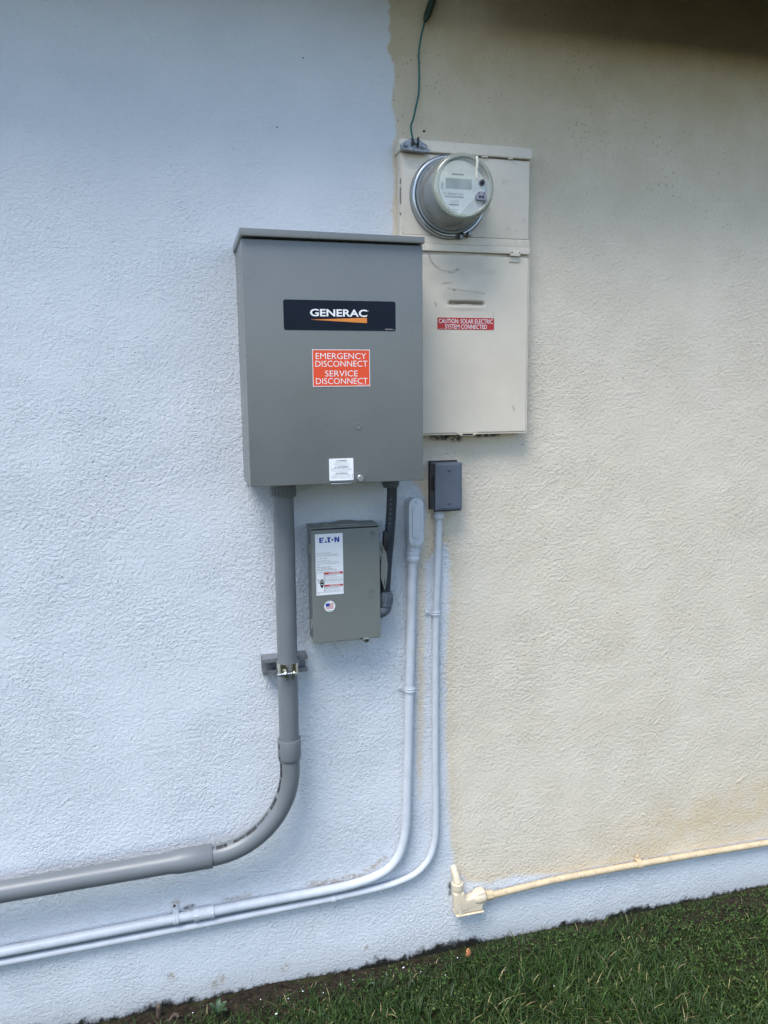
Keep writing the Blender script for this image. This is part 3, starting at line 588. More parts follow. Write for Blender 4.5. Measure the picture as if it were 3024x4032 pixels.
# band words belong to the label print
for w_, x1_, z in (('DANGER', .1325, 1.1340), ('PELIGRO', .1335, 1.1040)):
    mb = MB(); text(mb, w_, .1115, x1_, z, z+.0030, -.10090, .03); mb.flat([[(.1065, z), (.1100, z), (.10825, z+.0033)]], -.10090); mb.build('band_lettering', M['lettering'], lb, flat=True)
mb = MB(); hp = [rrect(.0848+k*.0022, .0864+k*.0022, 1.1128, z1, .0007, 2) for k, z1 in enumerate((1.1195, 1.1222, 1.1228, 1.1212))]
mb.flat(hp+[[(.0846, 1.1135), (.0934, 1.1135), (.0934, 1.1065), (.0920, 1.1040), (.0918, 1.1012), (.0866, 1.1012), (.0864, 1.1042), (.0846, 1.1070)], [(.0934, 1.1110), (.0944, 1.1135), (.0946, 1.1155), (.0938, 1.1145)]], -.10075)
sq = [(.0782, 1.1222), (.0800, 1.1205), (.0828, 1.1200), (.0822, 1.1175), (.0808, 1.1150), (.0815, 1.1130), (.0836, 1.1122)]
for a_, b_ in zip(sq[:-1], sq[1:]):
    d_ = Vector((b_[0]-a_[0], b_[1]-a_[1])).normalized()*.0006
    mb.flat([[(a_[0]-d_.y, a_[1]+d_.x), (a_[0]+d_.y, a_[1]-d_.x), (b_[0]+d_.y, b_[1]-d_.x), (b_[0]-d_.y, b_[1]+d_.x)]], -.10077)
mb.build('shock_symbol', M['ink'], lb, flat=True)
mb = MB(); mb.flat([[(.0850, 1.1092), (.0875, 1.1108), (.0880, 1.1090), (.0905, 1.1100), (.0912, 1.1082), (.0932, 1.1086), (.0908, 1.1070), (.0902, 1.1086), (.0878, 1.1076), (.0873, 1.1094)]], -.10092); mb.build('spark_mark', M['lettering'], lb, flat=True)
mb = MB(); mb.prism(circ(.1067, 1.0545, .0134, 36), -.1006, -.0999); fl = mb.build('flag_sticker', M['white'], ss)
mb = MB()
for k in range(7): mb.flat([rect(.0968 if k > 3 or k == 9 else .0968, .1163, 1.0482+k*.00205, 1.0482+k*.00205+.00105)], -.10072)
mb.build('flag_stripes', M['redprint'], fl, flat=True)
mb = MB(); mb.flat([rect(.0968, .1066, 1.0543, 1.0618)], -.10085); mb.build('flag_canton', M['blueprint'], fl, flat=True)
mb = MB()
for i, ch in enumerate('MADE IN'):
    if ch == ' ': continue
    a = math.radians(142-i*17.3); vs, fs = text_raw(ch, .02); k = .0034; c_ = vs.mean(0)
    mb.add([(.1067+.0106*math.cos(a)+((p[0]-c_[0])*math.sin(a)+(p[1]-c_[1])*math.cos(a))*k, -.10075, 1.0545+.0106*math.sin(a)+(-(p[0]-c_[0])*math.cos(a)+(p[1]-c_[1])*math.sin(a))*k) for p in vs], fs)
text(mb, 'U.S.A.', .1012, .1122, 1.0432, 1.0456, -.10075, .02); mb.build('lettering', M['ink'], fl, flat=True)
mb = MB()
def strokes(mb, segs, y0, y1, t=.0009):
    for a_, b_ in segs:
        d_ = Vector((b_[0]-a_[0], b_[1]-a_[1])).normalized()*t
        mb.prism([(a_[0]-d_.y, a_[1]+d_.x), (a_[0]+d_.y, a_[1]-d_.x), (b_[0]+d_.y, b_[1]-d_.x), (b_[0]-d_.y, b_[1]+d_.x)], y0, y1)
strokes(mb, [((.2092, 1.2218), (.2092, 1.2292)), ((.2092, 1.2292), (.2130, 1.2292)), ((.2130, 1.2292), (.2130, 1.2218)), ((.2130, 1.2218), (.2092, 1.2218)), ((.2152, 1.2214), (.2152, 1.2294)), ((.2152, 1.2294), (.2192, 1.2214)), ((.2192, 1.2214), (.2192, 1.2294)), ((.2142, 1.2080), (.2142, 1.2140))], -.1009, -.0996)
mb.build('embossed_lettering', M['eaton'], dr_)
mb = MB(); strokes(mb, [((.2020, 1.0800), (.2020, 1.0878)), ((.2020, 1.0878), (.2066, 1.0878)), ((.2066, 1.0878), (.2066, 1.0800)), ((.2066, 1.0800), (.2020, 1.0800)), ((.2090, 1.0796), (.2090, 1.0878)), ((.2090, 1.0878), (.2125, 1.0878)), ((.2090, 1.0838), (.2120, 1.0838)), ((.2146, 1.0796), (.2146, 1.0878)), ((.2146, 1.0878), (.2182, 1.0878)), ((.2146, 1.0838), (.2176, 1.0838))], -.1009, -.0996)
mb.lathe((.2100, -.0996, 1.0700), (0, -1, 0), [(0, .0048), (.0013, .0048), (.0013, .0034), (0, .0034)], 24, False); mb.build('embossed_lettering', M['eaton'], dr_)
mb = MB(); mb.prism([(.1845, .9662), (.1880, .9600), (.1945, .9575), (.2010, .9595), (.2040, .9650), (.2000, .9690), (.1900, .9690)], -.1050, -.1022, .0006); hs = mb.build('hasp', M['galv'], ss)
mb = MB(); mb.prism(circ(.1955, .9632, .0030, 14), -.1056, -.1050); mb.box(.1800, .1870, -.1012, -.0990, .9655, .9685); mb.build('hasp_hole', M['ink'], hs)
mb = MB(); mb.box(.2318, .2385, -.084, -.030, 1.060, 1.195, .002); hd = mb.build('switch_handle', M['black'], ss)
mb = MB(); mb.prism([(.2335, 1.2035), (.2385, 1.2005), (.2459, 1.1845), (.2520, 1.1680), (.2537, 1.1450), (.2522, 1.1268), (.2500, 1.1050), (.2453, 1.0816), (.2425, 1.0900), (.2390, 1.1020), (.2350, 1.1150), (.2360, 1.1500), (.2390, 1.1680), (.2335, 1.1560)], -.0915, -.0845, .0008); mb.build('lever', M['eaton'], hd)
mb = MB(); mb.prism([(.2440, 1.2270), (.2480, 1.2290), (.2580, 1.2160), (.2560, 1.1990), (.2525, 1.1815), (.2465, 1.1840), (.2415, 1.1935)], -.1010, -.0780, .0015); mb.build('grip', M['gripblack'], hd)
mb = MB(); mb.prism([(.2362, 1.1880), (.2378, 1.1890), (.2410, 1.1760), (.2396, 1.1740)], -.0922, -.0914); mb.prism([(.2438, 1.0930), (.2450, 1.0930), (.2462, 1.1070), (.2446, 1.1090)], -.0922, -.0914); mb.build('lever_slot', M['ink'], hd)
XF = None
# ---------------------------------------------------------------- dark flexible conduit between the two boxes
fh = thing('flexible_conduit', 'dark flexible conduit running from the large grey enclosure down to the safety switch elbow', 'conduit', (.265, -.06, 1.0))
P = [(.2745, -.062, 1.350), (.2742, -.062, 1.325), (.2733, -.061, 1.29), (.2710, -.060, 1.25), (.2672, -.058, 1.20), (.2630, -.054, 1.15), (.2597, -.051, 1.10), (.2575, -.050, 1.062), (.2572, -.050, 1.05)]
mb = MB(); mb.tube(cat_spline(P, 8), .0125, 24); hz_ = mb.build('hose', M['hose'], fh)
mb = MB()
for z in (1.242, 1.254, 1.266, 1.278, 1.290, 1.302, 1.212):
    x = float(np.interp(z, [1.20, 1.25, 1.29, 1.325], [.2672, .2710, .2733, .2742])); y = float(np.interp(z, [1.2, 1.29], [-.058, -.061]))
    mb.box(x-.0068, x-.0028, y-.0125, y-.0108, z-.0006, z+.0006)
mb.build('printed_tick', M['greyink'], hz_)
mb = MB(); mb.lathe((.2700, -.066, 1.3590), (0, 0, -1), [(0, .0195), (.014, .0195), (.0145, .0215), (.021, .0212), (.0285, .0178)], 24); mb.build('upper_connector', M['pvcdark'], fh)
FY = -.050
mb = MB(); mb.lathe((.2572, FY, 1.0670), (0, 0, -1), [(0, .0150), (.001, .0172), (.026, .0178), (.031, .0188), (.035, .0186), (.036, .016)], 28)
for k in range(12):
    a = 2*math.pi*k/12; mb.box(.2572+.0176*math.cos(a)-.0024, .2572+.0176*math.cos(a)+.0024, FY+.0176*math.sin(a)-.0024, FY+.0176*math.sin(a)+.0024, 1.0400, 1.0600, .0006)
mb.build('compression_nut', M['pvcdark'], fh)
pp = [(.2572, FY, 1.034), (.2572, FY, 1.030)]+[(.2380+.0192*math.cos(math.radians(a)), FY, 1.0280-.0130*math.sin(math.radians(a))) for a in range(12, 91, 13)]+[(.2300, FY, 1.0150)]
mb = MB(); mb.tube(cat_spline(pp, 4), .0163, 24); mb.build('elbow', M['pvcdark'], fh)
# ---------------------------------------------------------------- grey plastic conduit
gp = thing('grey_conduit', 'thick grey plastic conduit dropping from the large enclosure and bending left along the wall', 'conduit', (.004, -.0657, .437))
PY = -.0657; R_ = .0243
mb = MB(); mb.tube([(.0078, PY, 1.352), (.0078, PY, 1.20), (.0066, PY, 1.0), (.0050, PY, .80), (.0040, PY, .70)], R_, 40); mb.build('pipe', M['pvc'], gp)
mb = MB(); mb.lathe((.0082, PY, 1.3585), (0, 0, -1), [(0, .0295), (.012, .0295), (.0122, .0305), (.037, .0300), (.0395, .0285), (.0395, .0244)], 40); ad = mb.build('terminal_adapter', M['pvc'], gp)
mb = MB()
for k in range(5):
    a = math.radians(205+k*16); mb.box(.0082+.0303*math.cos(a)-.0016, .0082+.0303*math.cos(a)+.0016, PY+.0303*math.sin(a)-.0016, PY+.0303*math.sin(a)+.0016, 1.3245, 1.3440, .0005)
mb.build('adapter_rib', M['lettering'] if False else M['pvc'], ad)
mb = MB(); mb.lathe((.0040, PY, .7180), (0, 0, -1), [(0, .0250), (0, .0283), (.002, .0290), (.046, .0288), (.052, .0275), (.056, .0248)], 40, False); cp = mb.build('bell_end', M['pvc'], gp)
EC = (-.1952, .6420); ER = .1992
mb = MB(); arcp = [(.0040, PY, .70), (.0040, PY, .67)]+[(EC[0]+ER*math.cos(math.radians(a)), PY, EC[1]-ER*math.sin(math.radians(a))*1.025) for a in range(0, 91, 3)]+[(-.215, PY, .4377)]
mb.tube(arcp, R_*1.01, 40); el = mb.build('elbow', M['pvc'], gp)
mb = MB(); mb.tube([(-.1935, PY, .4378), (-.1950, PY, .4378), (-.262, PY, .4368), (-.276, PY, .4364), (-.292, PY, .4360), (-.5, PY, .4328), (-.75, PY, .4292), (-1.6, PY, .418)], [.0275, .0286, .0286, .0278, .0250, R_, R_, R_], 40); mb.build('horizontal_pipe', M['pvc'], gp)
# ink print along the elbow
def on_elbow(u_, v_, lift=.0007):
    """u along the bend from its top, v across towards the front"""
    L0 = .030; r = R_*1.01+lift; phi = math.radians(74)-v_/r
    if u_ < L0: cx, cz, th = EC[0]+ER, .642+L0-u_, 0.
    else:
        th = (u_-L0)/ER; cx = EC[0]+ER*math.cos(th); cz = EC[1]-ER*math.sin(th)*1.025
    nxx, nzz = -math.cos(th), math.sin(th)       # towards the inside of the bend
    return (cx+r*math.sin(phi)*nxx, PY-r*math.cos(phi), cz+r*math.sin(phi)*nzz)
mb = MB()
def el_text(body, u0, u1, h, bold=0., v0=-.0035):
    vs, fs = text_raw(body, bold); lo = vs.min(0); hi = vs.max(0)
    mb.add([on_elbow(u0+(a-lo[0])/(hi[0]-lo[0])*(u1-u0), v0+(b-lo[1])/(hi[1]-lo[1])*h) for a, b in vs], fs)
def el_bars(u0, u1, h, v0=-.004):
    u_ = u0
    while u_ < u1:
        w_ = random.choice((.0012, .0018, .0026, .0036)); 
        mb.add([on_elbow(u_+w_*j, v0+h*k/5) for k in range(6) for j in (0, 1)], [(2*k, 2*k+1, 2*k+3, 2*k+2) for k in range(5)]); u_ += w_+random.choice((.0006, .0008, .0011))
el_bars(.014, .050, .0105); el_text('CANTEX', .056, .098, .0085, .07); el_bars(.112, .145, .0105); el_text('1-1/2 x 90 SCH 40', .157, .202, .0075, .04); el_bars(.207, .240, .0105); el_text('CANTEX', .245, .283, .0085, .07); el_text('TM', .287, .291, .003); el_bars(.300, .330, .0105); el_text('40', .334, .342, .0065)
mb.build('print', M['ink'], el, flat=True)
mb = MB()
for (z0, z1) in ((.712, .697), (.690, .684), (.681, .664)):
    for k in range(5):
        for j in range(2):
            if random.random() < .25: continue
            a = math.radians(198+j*7); a2 = a+math.radians(5.5); za = z0+(z1-z0)*k/5; zb = za+(z1-z0)/7; r = .0293
            mb.add([(.004+r*math.cos(t), PY+r*math.sin(t), zz) for t, zz in ((a, za), (a2, za), (a2, zb), (a, zb))], [(0, 1, 2, 3)])
mb.build('print', M['ink'], cp, flat=True)
# strut and clamp
st = thing('strut_channel', 'short dull galvanised strut channel fixed across the wall behind the grey conduit', 'strut channel', (.002, 0, .876))
prof = [(0, .876), (-.041, .876), (-.041, .8835), (-.0345, .8835), (-.0345, .881), (-.0385, .8785), (-.0025, .8785), (-.0025, .9145), (-.0385, .9145), (-.0385, .912), (-.0345, .9095), (-.0345, .9095), (-.041, .9095), (-.041, .917), (0, .917)]
def along_x(mb, prof, x0, x1):
    b = bmesh.new(); f = b.faces.new([b.verts.new((x0, y, z)) for y, z in prof]); r = bmesh.ops.extrude_face_region(b, geom=[f])
    for g in r['geom']:
        if isinstance(g, bmesh.types.BMVert): g.co.x = x1
    return mb.bm(b)
mb = MB()
for pr in ([(0, .876), (-.041, .876), (-.041, .8785), (-.0026, .8785), (-.0026, .9145), (-.041, .9145), (-.041, .917), (0, .917)], [(-.0385, .87851), (-.0410, .87851), (-.0410, .8838), (-.0385, .8838)], [(-.0335, .8838), (-.0410, .88381), (-.0410, .8852), (-.0335, .8852)], [(-.0385, .91449), (-.0410, .91449), (-.0410, .9092), (-.0385, .9092)], [(-.0335, .90919), (-.0410, .90919), (-.0410, .9078), (-.0335, .9078)]):
    along_x(mb, pr, -.0515, .0590)
mb.build('channel', M['galvdull'], st)
mb = MB(); mb.lathe((-.032, -.0025, .8965), (0, -1, 0), [(0, .0075), (.003, .0075), (.005, .005)], 6); mb.build('screw', M['galvdull'], st)
pc = thing('pipe_clamp', 'shiny two-piece pipe clamp with bolt holding grey conduit to the strut channel', 'pipe clamp', (.0055, PY, .885))
for s_ in (-1, 1):
    mb = MB(); cx = .0058; vs = []; r0, r1 = .0247, .0266
    A = [math.radians(-90+s_*a) for a in range(14, 196, 9)]
    pts = [(cx+s_*.0063, PY-.0385), (cx+s_*.0063, PY-.0270)]+[(cx+r0*math.cos(a), PY+r0*math.sin(a)) for a in A]
    out = [(cx+s_*.0085, PY-.0385), (cx+s_*.0085, PY-.0272)]+[(cx+r1*math.cos(a), PY+r1*math.sin(a)) for a in A]
    zt, zb = .9155, .8860; n_ = len(pts)
    for P_, z in ((pts, zt), (out, zt), (out, zb), (pts, zb)): vs += [(x, y, z-(.004 if i < 2 and z == zb else 0)) for i, (x, y) in enumerate(P_)]
    fs = [(r*n_+i, r*n_+i+1, ((r+1) % 4)*n_+i+1, ((r+1) % 4)*n_+i) for r in range(4) for i in range(n_-1)]+[(0, n_, 2*n_, 3*n_), (n_-1, 2*n_-1, 3*n_-1, 4*n_-1)]
    mb.add(vs, fs); mb.build('clamp_half', M['zinc'], pc)
mb = MB(); by = PY-.0335; mb.cyl((-.0235, by, .8955), (.0215, by, .8965), .0031, n=14); bo_ = mb.build('bolt', M['galv'], pc)
mb = MB(); mb.lathe((-.0078, by, .8958), (1, 0, 0), [(0, .0068), (.005, .0068)], 6); mb.build('nut', M['galv'], bo_)
mb = MB(); mb.lathe((.0145, by, .8963), (1, 0, 0), [(0, .0062), (.003, .0066), (.005, .005)], 16); mb.build('bolt_head', M['zinc'], bo_)
# ---------------------------------------------------------------- painted conduits
wc = thing('painted_conduit', 'wider white painted conduit with oval access body, bending left low on the wall', 'conduit', (.34, -.02, .245))
CY = -.0165; CR = .0119
P = [(.3385, -.019, 1.136), (.3375, -.018, 1.10), (.3340, CY, .95), (.3295, CY, .79), (.3242, CY, .59), (.3212, CY, .50), (.3185, CY, .42), (.3120, CY, .368), (.2960, CY, .322), (.2680, CY, .290), (.2260, CY, .2715), (.1750, CY, .2620), (.1200, CY, .2580), (.04, CY, .2565), (-.10, CY, .2560), (-.20, CY, .2540), (-.35, CY, .2510), (-.70, CY, .2445), (-1.6, CY, .230)]
mb = MB(); mb.tube(cat_spline(P, 8), CR, 24); mb.build('pipe', M['pipewhite'], wc)
def obround(cx, z0, z1, r, n=14):
    return [(cx+r*math.cos(math.radians(180*k/n)), z1-r+r*math.sin(math.radians(180*k/n))) for k in range(n+1)]+[(cx+r*math.cos(math.radians(180+180*k/n)), z0+r+r*math.sin(math.radians(180+180*k/n))) for k in range(n+1)]
mb = MB(); mb.prism(obround(.3408, 1.1790, 1.2965, .0176), -.0410, .004, .0012); mb.lathe((.3395, -.0195, 1.200), (0, 0, -1), [(0, .0160), (.034, .0160), (.035, .0178), (.039, .0178), (.0395, .0168), (.042, .0168), (.0425, .0176), (.048, .0176), (.049, .0155), (.055, .0158), (.0575, .0178), (.064, .0180), (.067, .0165), (.068, .012)], 28)
ab = mb.build('access_body', M['pipewhite'], wc)
mb = MB(); mb.prism(obround(.3413, 1.1752, 1.2980, .0190), -.0452, -.0411, .0010)
mb.prism(obround(.3413, 1.1965, 1.2770, .0105), -.0482, -.0450, .0012); acv = mb.build('access_cover', M['pipewhite'], wc)
for z in (1.2885, 1.1820):
    mb = MB(); mb.lathe((.3411, -.0450, z), (0, -1, 0), [(0, .0036), (.0015, .0036), (.0026, .0022)], 14); mb.build('screw', M['galv'] if False else M['pipewhite'], acv)
mb = MB(); mb.tube([(-.2470, CY, .2530), (-.2455, CY, .2530), (-.2330, CY, .2535), (-.2325, CY, .2535), (-.2235, CY, .2537), (-.2230, CY, .2537), (-.2185, CY, .2538), (-.2180, CY, .2538), (-.1960, CY, .2541), (-.1945, CY, .2541)], [.0120, .0158, .0160, .0145, .0145, .0155, .0155, .0145, .0160, .0130], 6)
mb.tube([(-.2460, CY, .2531), (-.1955, CY, .2541)], .0147, 24); mb.build('coupling', M['pipewhite'], wc)
nc = thing('painted_conduit', 'narrower white painted conduit below the slate grey switch box, bending left under the wider one', 'conduit', (.40, -.015, .22))
NY = -.0125; NR = .0091
P = [(.4105, -.020, 1.268), (.4098, -.019, 1.23), (.4070, -.016, 1.10), (.4035, NY, .95), (.4022, NY, .80), (.4020, NY, .60), (.4033, NY, .50), (.4035, NY, .41), (.4010, NY, .352), (.3890, NY, .306), (.3680, NY, .276), (.3350, NY, .2535), (.2850, NY, .2405), (.2353, NY, .2345), (.1278, NY, .2290), (0, NY, .2255), (-.15, NY, .2222), (-.30, NY, .2192), (-.70, NY, .2140), (-1.6, NY, .202)]
mb = MB(); mb.tube(cat_spline(P, 8), NR, 20); mb.build('pipe', M['pipewhite'], nc)
mb = MB(); mb.lathe((.4103, -.020, 1.2680), (0, 0, -1), [(0, .0108), (.013, .0108), (.0150, .0128), (.0190, .0138), (.026, .0138), (.0295, .0122), (.031, .0095)], 24); mb.build('connector', M['pipewhite'], nc)
# ---- one-hole straps: each a thing of its own
def strap(c, ax, td, r, wdt, mat_, label, grp, base_y=0., tab=.017, dx_=0):
    """c: pipe centre, ax: pipe direction, td: direction of the screw tab"""
    c = Vector(c); ax = Vector(ax).normalized(); td = Vector(td); td = (td-ax*td.dot(ax)).normalized(); fr_ = Vector((0, -1, 0)); fr_ = (fr_-ax*fr_.dot(ax)).normalized()
    root = thing('pipe_strap', label, 'pipe strap', tuple(c), grp); mb = MB()
    prf = []
    for k in range(0, 19):
        a = math.radians(-90+k*10); prf.append((math.sin(a)*1.0, math.cos(a)))
    prf = [(-s_, q_) for s_, q_ in prf]                                     # from tab side (+) over the front to the far side
    wall = c.y-base_y                                                      # distance of axis from wall (negative y out)
    ring = [td*(s_*(r+.0004))+fr_*(q_*(r+.0004)) for s_, q_ in prf]; ringo = [td*(s_*(r+.0021))+fr_*(q_*(r+.0021)) for s_, q_ in prf]
    tb0 = td*(r+.0004)-fr_*(abs(wall)-.0015); tbo0 = td*(r+.0021)-fr_*(abs(wall)-.0034)
    te = td*(r+tab)-fr_*(abs(wall)-.0015); teo = td*(r+tab)-fr_*(abs(wall)-.0034)
    far = -td*(r+.0004)-fr_*(abs(wall)-.0010); faro = -td*(r+.0021)-fr_*(abs(wall)-.0010)
    I = [te, tb0]+ring+[far]; O = [teo, tbo0]+ringo+[faro]; n_ = len(I); vs = []
    for Q_, h in ((I, -.5), (O, -.5), (O, .5), (I, .5)):
        for i, p in enumerate(Q_):
            ww = wdt*(.85 if i == 0 else 1); vs.append(c+p+ax*(h*ww))
    fs = [(q_*n_+i, q_*n_+i+1, ((q_+1) % 4)*n_+i+1, ((q_+1) % 4)*n_+i) for q_ in range(4) for i in range(n_-1)]+[(0, n_, 2*n_, 3*n_), (n_-1, 2*n_-1, 3*n_-1, 4*n_-1)]
    mb.add(vs, fs)
    rib = [c+td*(s_*(r+.0026))+fr_*(q_*(r+.0026)) for s_, q_ in prf[2:-2]]
    mb.tube([p+ax*wdt*.22 for p in rib], .0012, 8); mb.tube([p-ax*wdt*.22 for p in rib], .0012, 8)
    mb.build('band', mat_, root, 45)
    mb = MB(); mb.lathe(c+td*(r+tab*.62)-fr_*(abs(wall)-.0030), fr_, [(0, .0042), (.0016, .0040), (.0030, .0022)], 12); sc_ = mb.build('screw', mat_, root)
    return root
G = 'straps holding the wall conduits'
strap((.3296, CY, .790), (-.02, 0, -1), (-1, 0, .05), CR, .015, M['pipewhite'], 'white painted strap with screw tab on the wider vertical conduit', G)
strap((.4026, NY-.0004, .9895), (0, 0, -1), (-1, 0, .04), NR, .014, M['pipewhite'], 'white painted strap with screw tab on the narrower vertical conduit', G)
strap((-.2885, CY, .2520), (-1, 0, -.02), (0, 0, 1), CR, .014, M['pipewhite'], 'white painted strap with rusty screw on the wider conduit low at left', G)
strap((.1150, NY, .2285), (-1, 0, -.03), (0, 0, -1), NR, .013, M['pipewhite'], 'small painted strap round the narrow lower conduit, below the pipe bends', G, tab=.004)
strap((1.0395, -.014, .1630), (1, 0, 0), (0, 0, 1), .0090, .017, M['beigepipe'], 'cream strap with rusty screw holding the beige pipe above the grass', G, tab=.016)
mb = MB(); mb.lathe((-.2920, -.004, .2790), (.3, -1, .2), [(0, .0035), (.002, .0035), (.003, .002)], 10); tag(mb.build('rusty_screw', M['rust']), 'rusty screw head above the left strap of the white conduit', 'screw')
# paint drips hanging below the conduits
Gd = 'paint drips under the conduits'
for x, z, s_ in ((-.2985, .2095, 1.), (-.2110, .2122, 1.3), (.2450, .2262, 1.2), (-.2970, .2385, .8)):
    mb = MB(); mb.lathe((x, NY-.003, z+.004), (0, 0, -1), [(0, .0018*s_), (.002, .0022*s_), (.0055, .0018*s_), (.0085, .0007*s_)], 8)
    tag(mb.build('paint_drip', M['chip']), {-.2985: 'white paint drip under narrow conduit below the left strap', -.2110: 'white paint drip under narrow conduit below the coupling', .2450: 'white paint drip under narrow conduit near its bend', -.2970: 'small paint drip at lower edge of the left strap'}[x], 'paint drip', Gd)
# ---------------------------------------------------------------- slate grey switch box
sb = thing('switch_box', 'slate grey weatherproof switch box with blank cover and side lever, above the narrow conduit', 'switch box', (.424, 0, 1.262))
mb = MB(); mb.box(.3872, .4640, -.0065, .002, 1.2618, 1.3860, .002); mb.build('wall_gasket', M['black'], sb)
mb = MB(); mb.box(.3890, .4600, -.0430, -.0066, 1.2648, 1.3828, .003, 3); mb.build('box_casting', M['swside'], sb)
mb = MB(); mb.box(.3882, .4592, -.0470, -.0431, 1.2612, 1.3815, .001); mb.build('cover_gasket', M['black'], sb)
mb = MB(); b_ = bmesh.new(); xa, xb, za, zb2 = .3893, .4603, 1.2643, 1.3838
o_ = [(xa, -.0471, za), (xb, -.0471, za), (xb, -.0471, zb2), (xa, -.0471, zb2)]
def ins(y, d): return [(xa+d, y, za+d), (xb-d, y, za+d), (xb-d, y, zb2-d), (xa+d, y, zb2-d)]
vs = o_+ins(-.0505, .0004)+ins(-.0520, .0048)+ins(-.0523, .0060); fs = [(i*4+j, i*4+(j+1) % 4, (i+1)*4+(j+1) % 4, (i+1)*4+j) for i in range(3) for j in range(4)]+[(12, 13, 14, 15), (3, 2, 1, 0)]
mb.add(vs, fs); swc = mb.build('cover', M['swbox'], sb, 12)
for z, tlt in ((1.3655, .15), (1.2815, 1.45)):
    mb = MB(); mb.lathe((.4255, -.0522, z), (0, -1, 0), [(0, .0036), (.0012, .0036), (.0020, .0026)], 18); sw_ = mb.build('screw', M['swbox'], sb)
    mb = MB(); dxx, dzz = math.cos(tlt)*.003, math.sin(tlt)*.003; nx2, nz2 = -math.sin(tlt)*.0006, math.cos(tlt)*.0006
    mb.prism([(.4255-dxx-nx2, z-dzz-nz2), (.4255+dxx-nx2, z+dzz-nz2), (.4255+dxx+nx2, z+dzz+nz2), (.4255-dxx+nx2, z-dzz+nz2)], -.0545, -.0541); mb.build('screw_slot', M['ink'], sw_)
mb = MB(); mb.prism([(.3845, 1.3445), (.3900, 1.3500), (.3905, 1.3370), (.3885, 1.3375)], -.045, -.030, .001); mb.box(.3874, .3886, -.0415, -.020, 1.312, 1.338, .0008); mb.build('lever', M['black'], sb)
# ---------------------------------------------------------------- beige conduit run at right
bc = thing('beige_conduit', 'old cream conduit running low along the wall above the grass, with cast pull elbow', 'conduit', (.50, -.02, .125))
P = [(.548, -.018, .1560), (.575, -.0175, .1545), (.62, -.016, .1560), (.69, -.0145, .1592), (.77, -.014, .1628), (.92, -.014, .1633), (1.06, -.014, .1626), (1.25, -.014, .1600), (1.49, -.014, .1548), (2.4, -.014, .138)]
mb = MB(); mb.tube(cat_spline(P, 8), .0091, 20); mb.build('pipe', M['beigepipe'], bc)
mb = MB(); mb.prism([(.4500, .1880), (.4550, .1250), (.4585, .1235), (.5365, .1225), (.5375, .1395), (.5450, .1400), (.5450, .1790), (.5330, .1800), (.5220, .1780), (.5080, .1680), (.4905, .1640), (.4835, .1700), (.4815, .1880)], -.0325, -.003, .0075, 4)
mb.lathe((.4650, -.018, .1970), (.06, 0, -1), [(0, .0142), (.03, .0150), (.0735, .0158)], 28); mb.lathe((.490, -.018, .1560), (1, 0, .06), [(0, .003), (.010, .009), (.020, .0150), (.028, .0182), (.036, .0190), (.052, .0192), (.055, .0175)], 28); pe = mb.build('pull_elbow', M['cream'], bc)
mb = MB(); mb.box(.4555, .5375, -.036, -.001, .1195, .1224, .001); mb.build('cover_plate', M['cream'], pe)
mb = MB(); mb.lathe((.4638, -.018, .2125), (.06, 0, -1), [(0, .0135), (.001, .0162), (.0165, .0165), (.0175, .0150)], 24); mb.build('collar', M['cream'], bc)
mb = MB(); mb.tube([(.4640, -.018, .212), (.4615, -.014, .228), (.4600, -.008, .240), (.4590, .004, .250)], [.0122, .0105, .0098, .0095], 20); mb.build('nipple', M['cream'], bc)
mb = MB(); mb.lathe((.5475, -.018, .1567), (1, 0, -.03), [(0, .0125), (.0005, .0142), (.008, .0142), (.0085, .0128), (.0110, .0128), (.0115, .0138), (.0205, .0136), (.021, .011)], 8); mb.build('compression_nut', M['grit'], bc)
# ---------------------------------------------------------------- small marks on the wall
mb = MB(); mb.lathe((.092, .001, 2.310), (0, -1, 0), [(0, .0016), (.0016, .0016), (.0024, .0012)], 10); tag(mb.build('nail_head', M['ink']), 'tiny black nail head in the white wall, the one nearer the eaves', 'nail')
mb = MB(); mb.lathe((.028, .001, 2.158), (0, -1, 0), [(0, .0015), (.0016, .0015), (.0024, .0012)], 10); tag(mb.build('nail_head', M['ink']), 'tiny black nail head in the white wall, above the large enclosure', 'nail')
mb = MB(); mb.lathe((.379, .001, 2.174), (0, -1, 0), [(0, .0035), (.0018, .0033), (.0022, .0015)], 10); tag(mb.build('rusty_nail_head', M['rust']), 'dark rusty nail head in beige wall just above the meter panel', 'nail')
# ---------------------------------------------------------------- things on the ground
def gz(x, y): return float(ground_z(np.array([x]), np.array([y]))[0])
mb = MB(); mb.prism([(.4815, -.002), (.4845, .004), (.484, .012), (.489, .018), (.4935, .0175), (.4965, .010), (.498, .001), (.491, -.003)], -.040, -.034, .0012); tag(mb.build('clay_shard', M['terra']), 'small orange shard lying at the wall foot under the cream elbow', 'shard')
sk = MB(); sk.tube(cat_spline([(-.3450, -.030, -.012), (-.3440, -.031, .010), (-.3425, -.032, .026), (-.3435, -.033, .034)], 4), [.006]*6+[.0068]*4+[.0062, .0058, .004], 9); tag(sk.build('stub', M['rust']), 'short brown wooden stub standing upright at the wall foot', 'stub')
sk = MB(); sk.tube(cat_spline([(-.3210, -.052, -.002), (-.3130, -.053, .006), (-.3040, -.050, .013), (-.2950, -.053, .006)], 4), .0042, 8); tag(sk.build('twig', M['rust']), 'small curved brown twig lying beside the wooden stub', 'twig')
wd = thing('broadleaf_weed', 'broad-leaved green weed growing in thin grass near the wall', 'weed', (-.1985, -.085, 0))
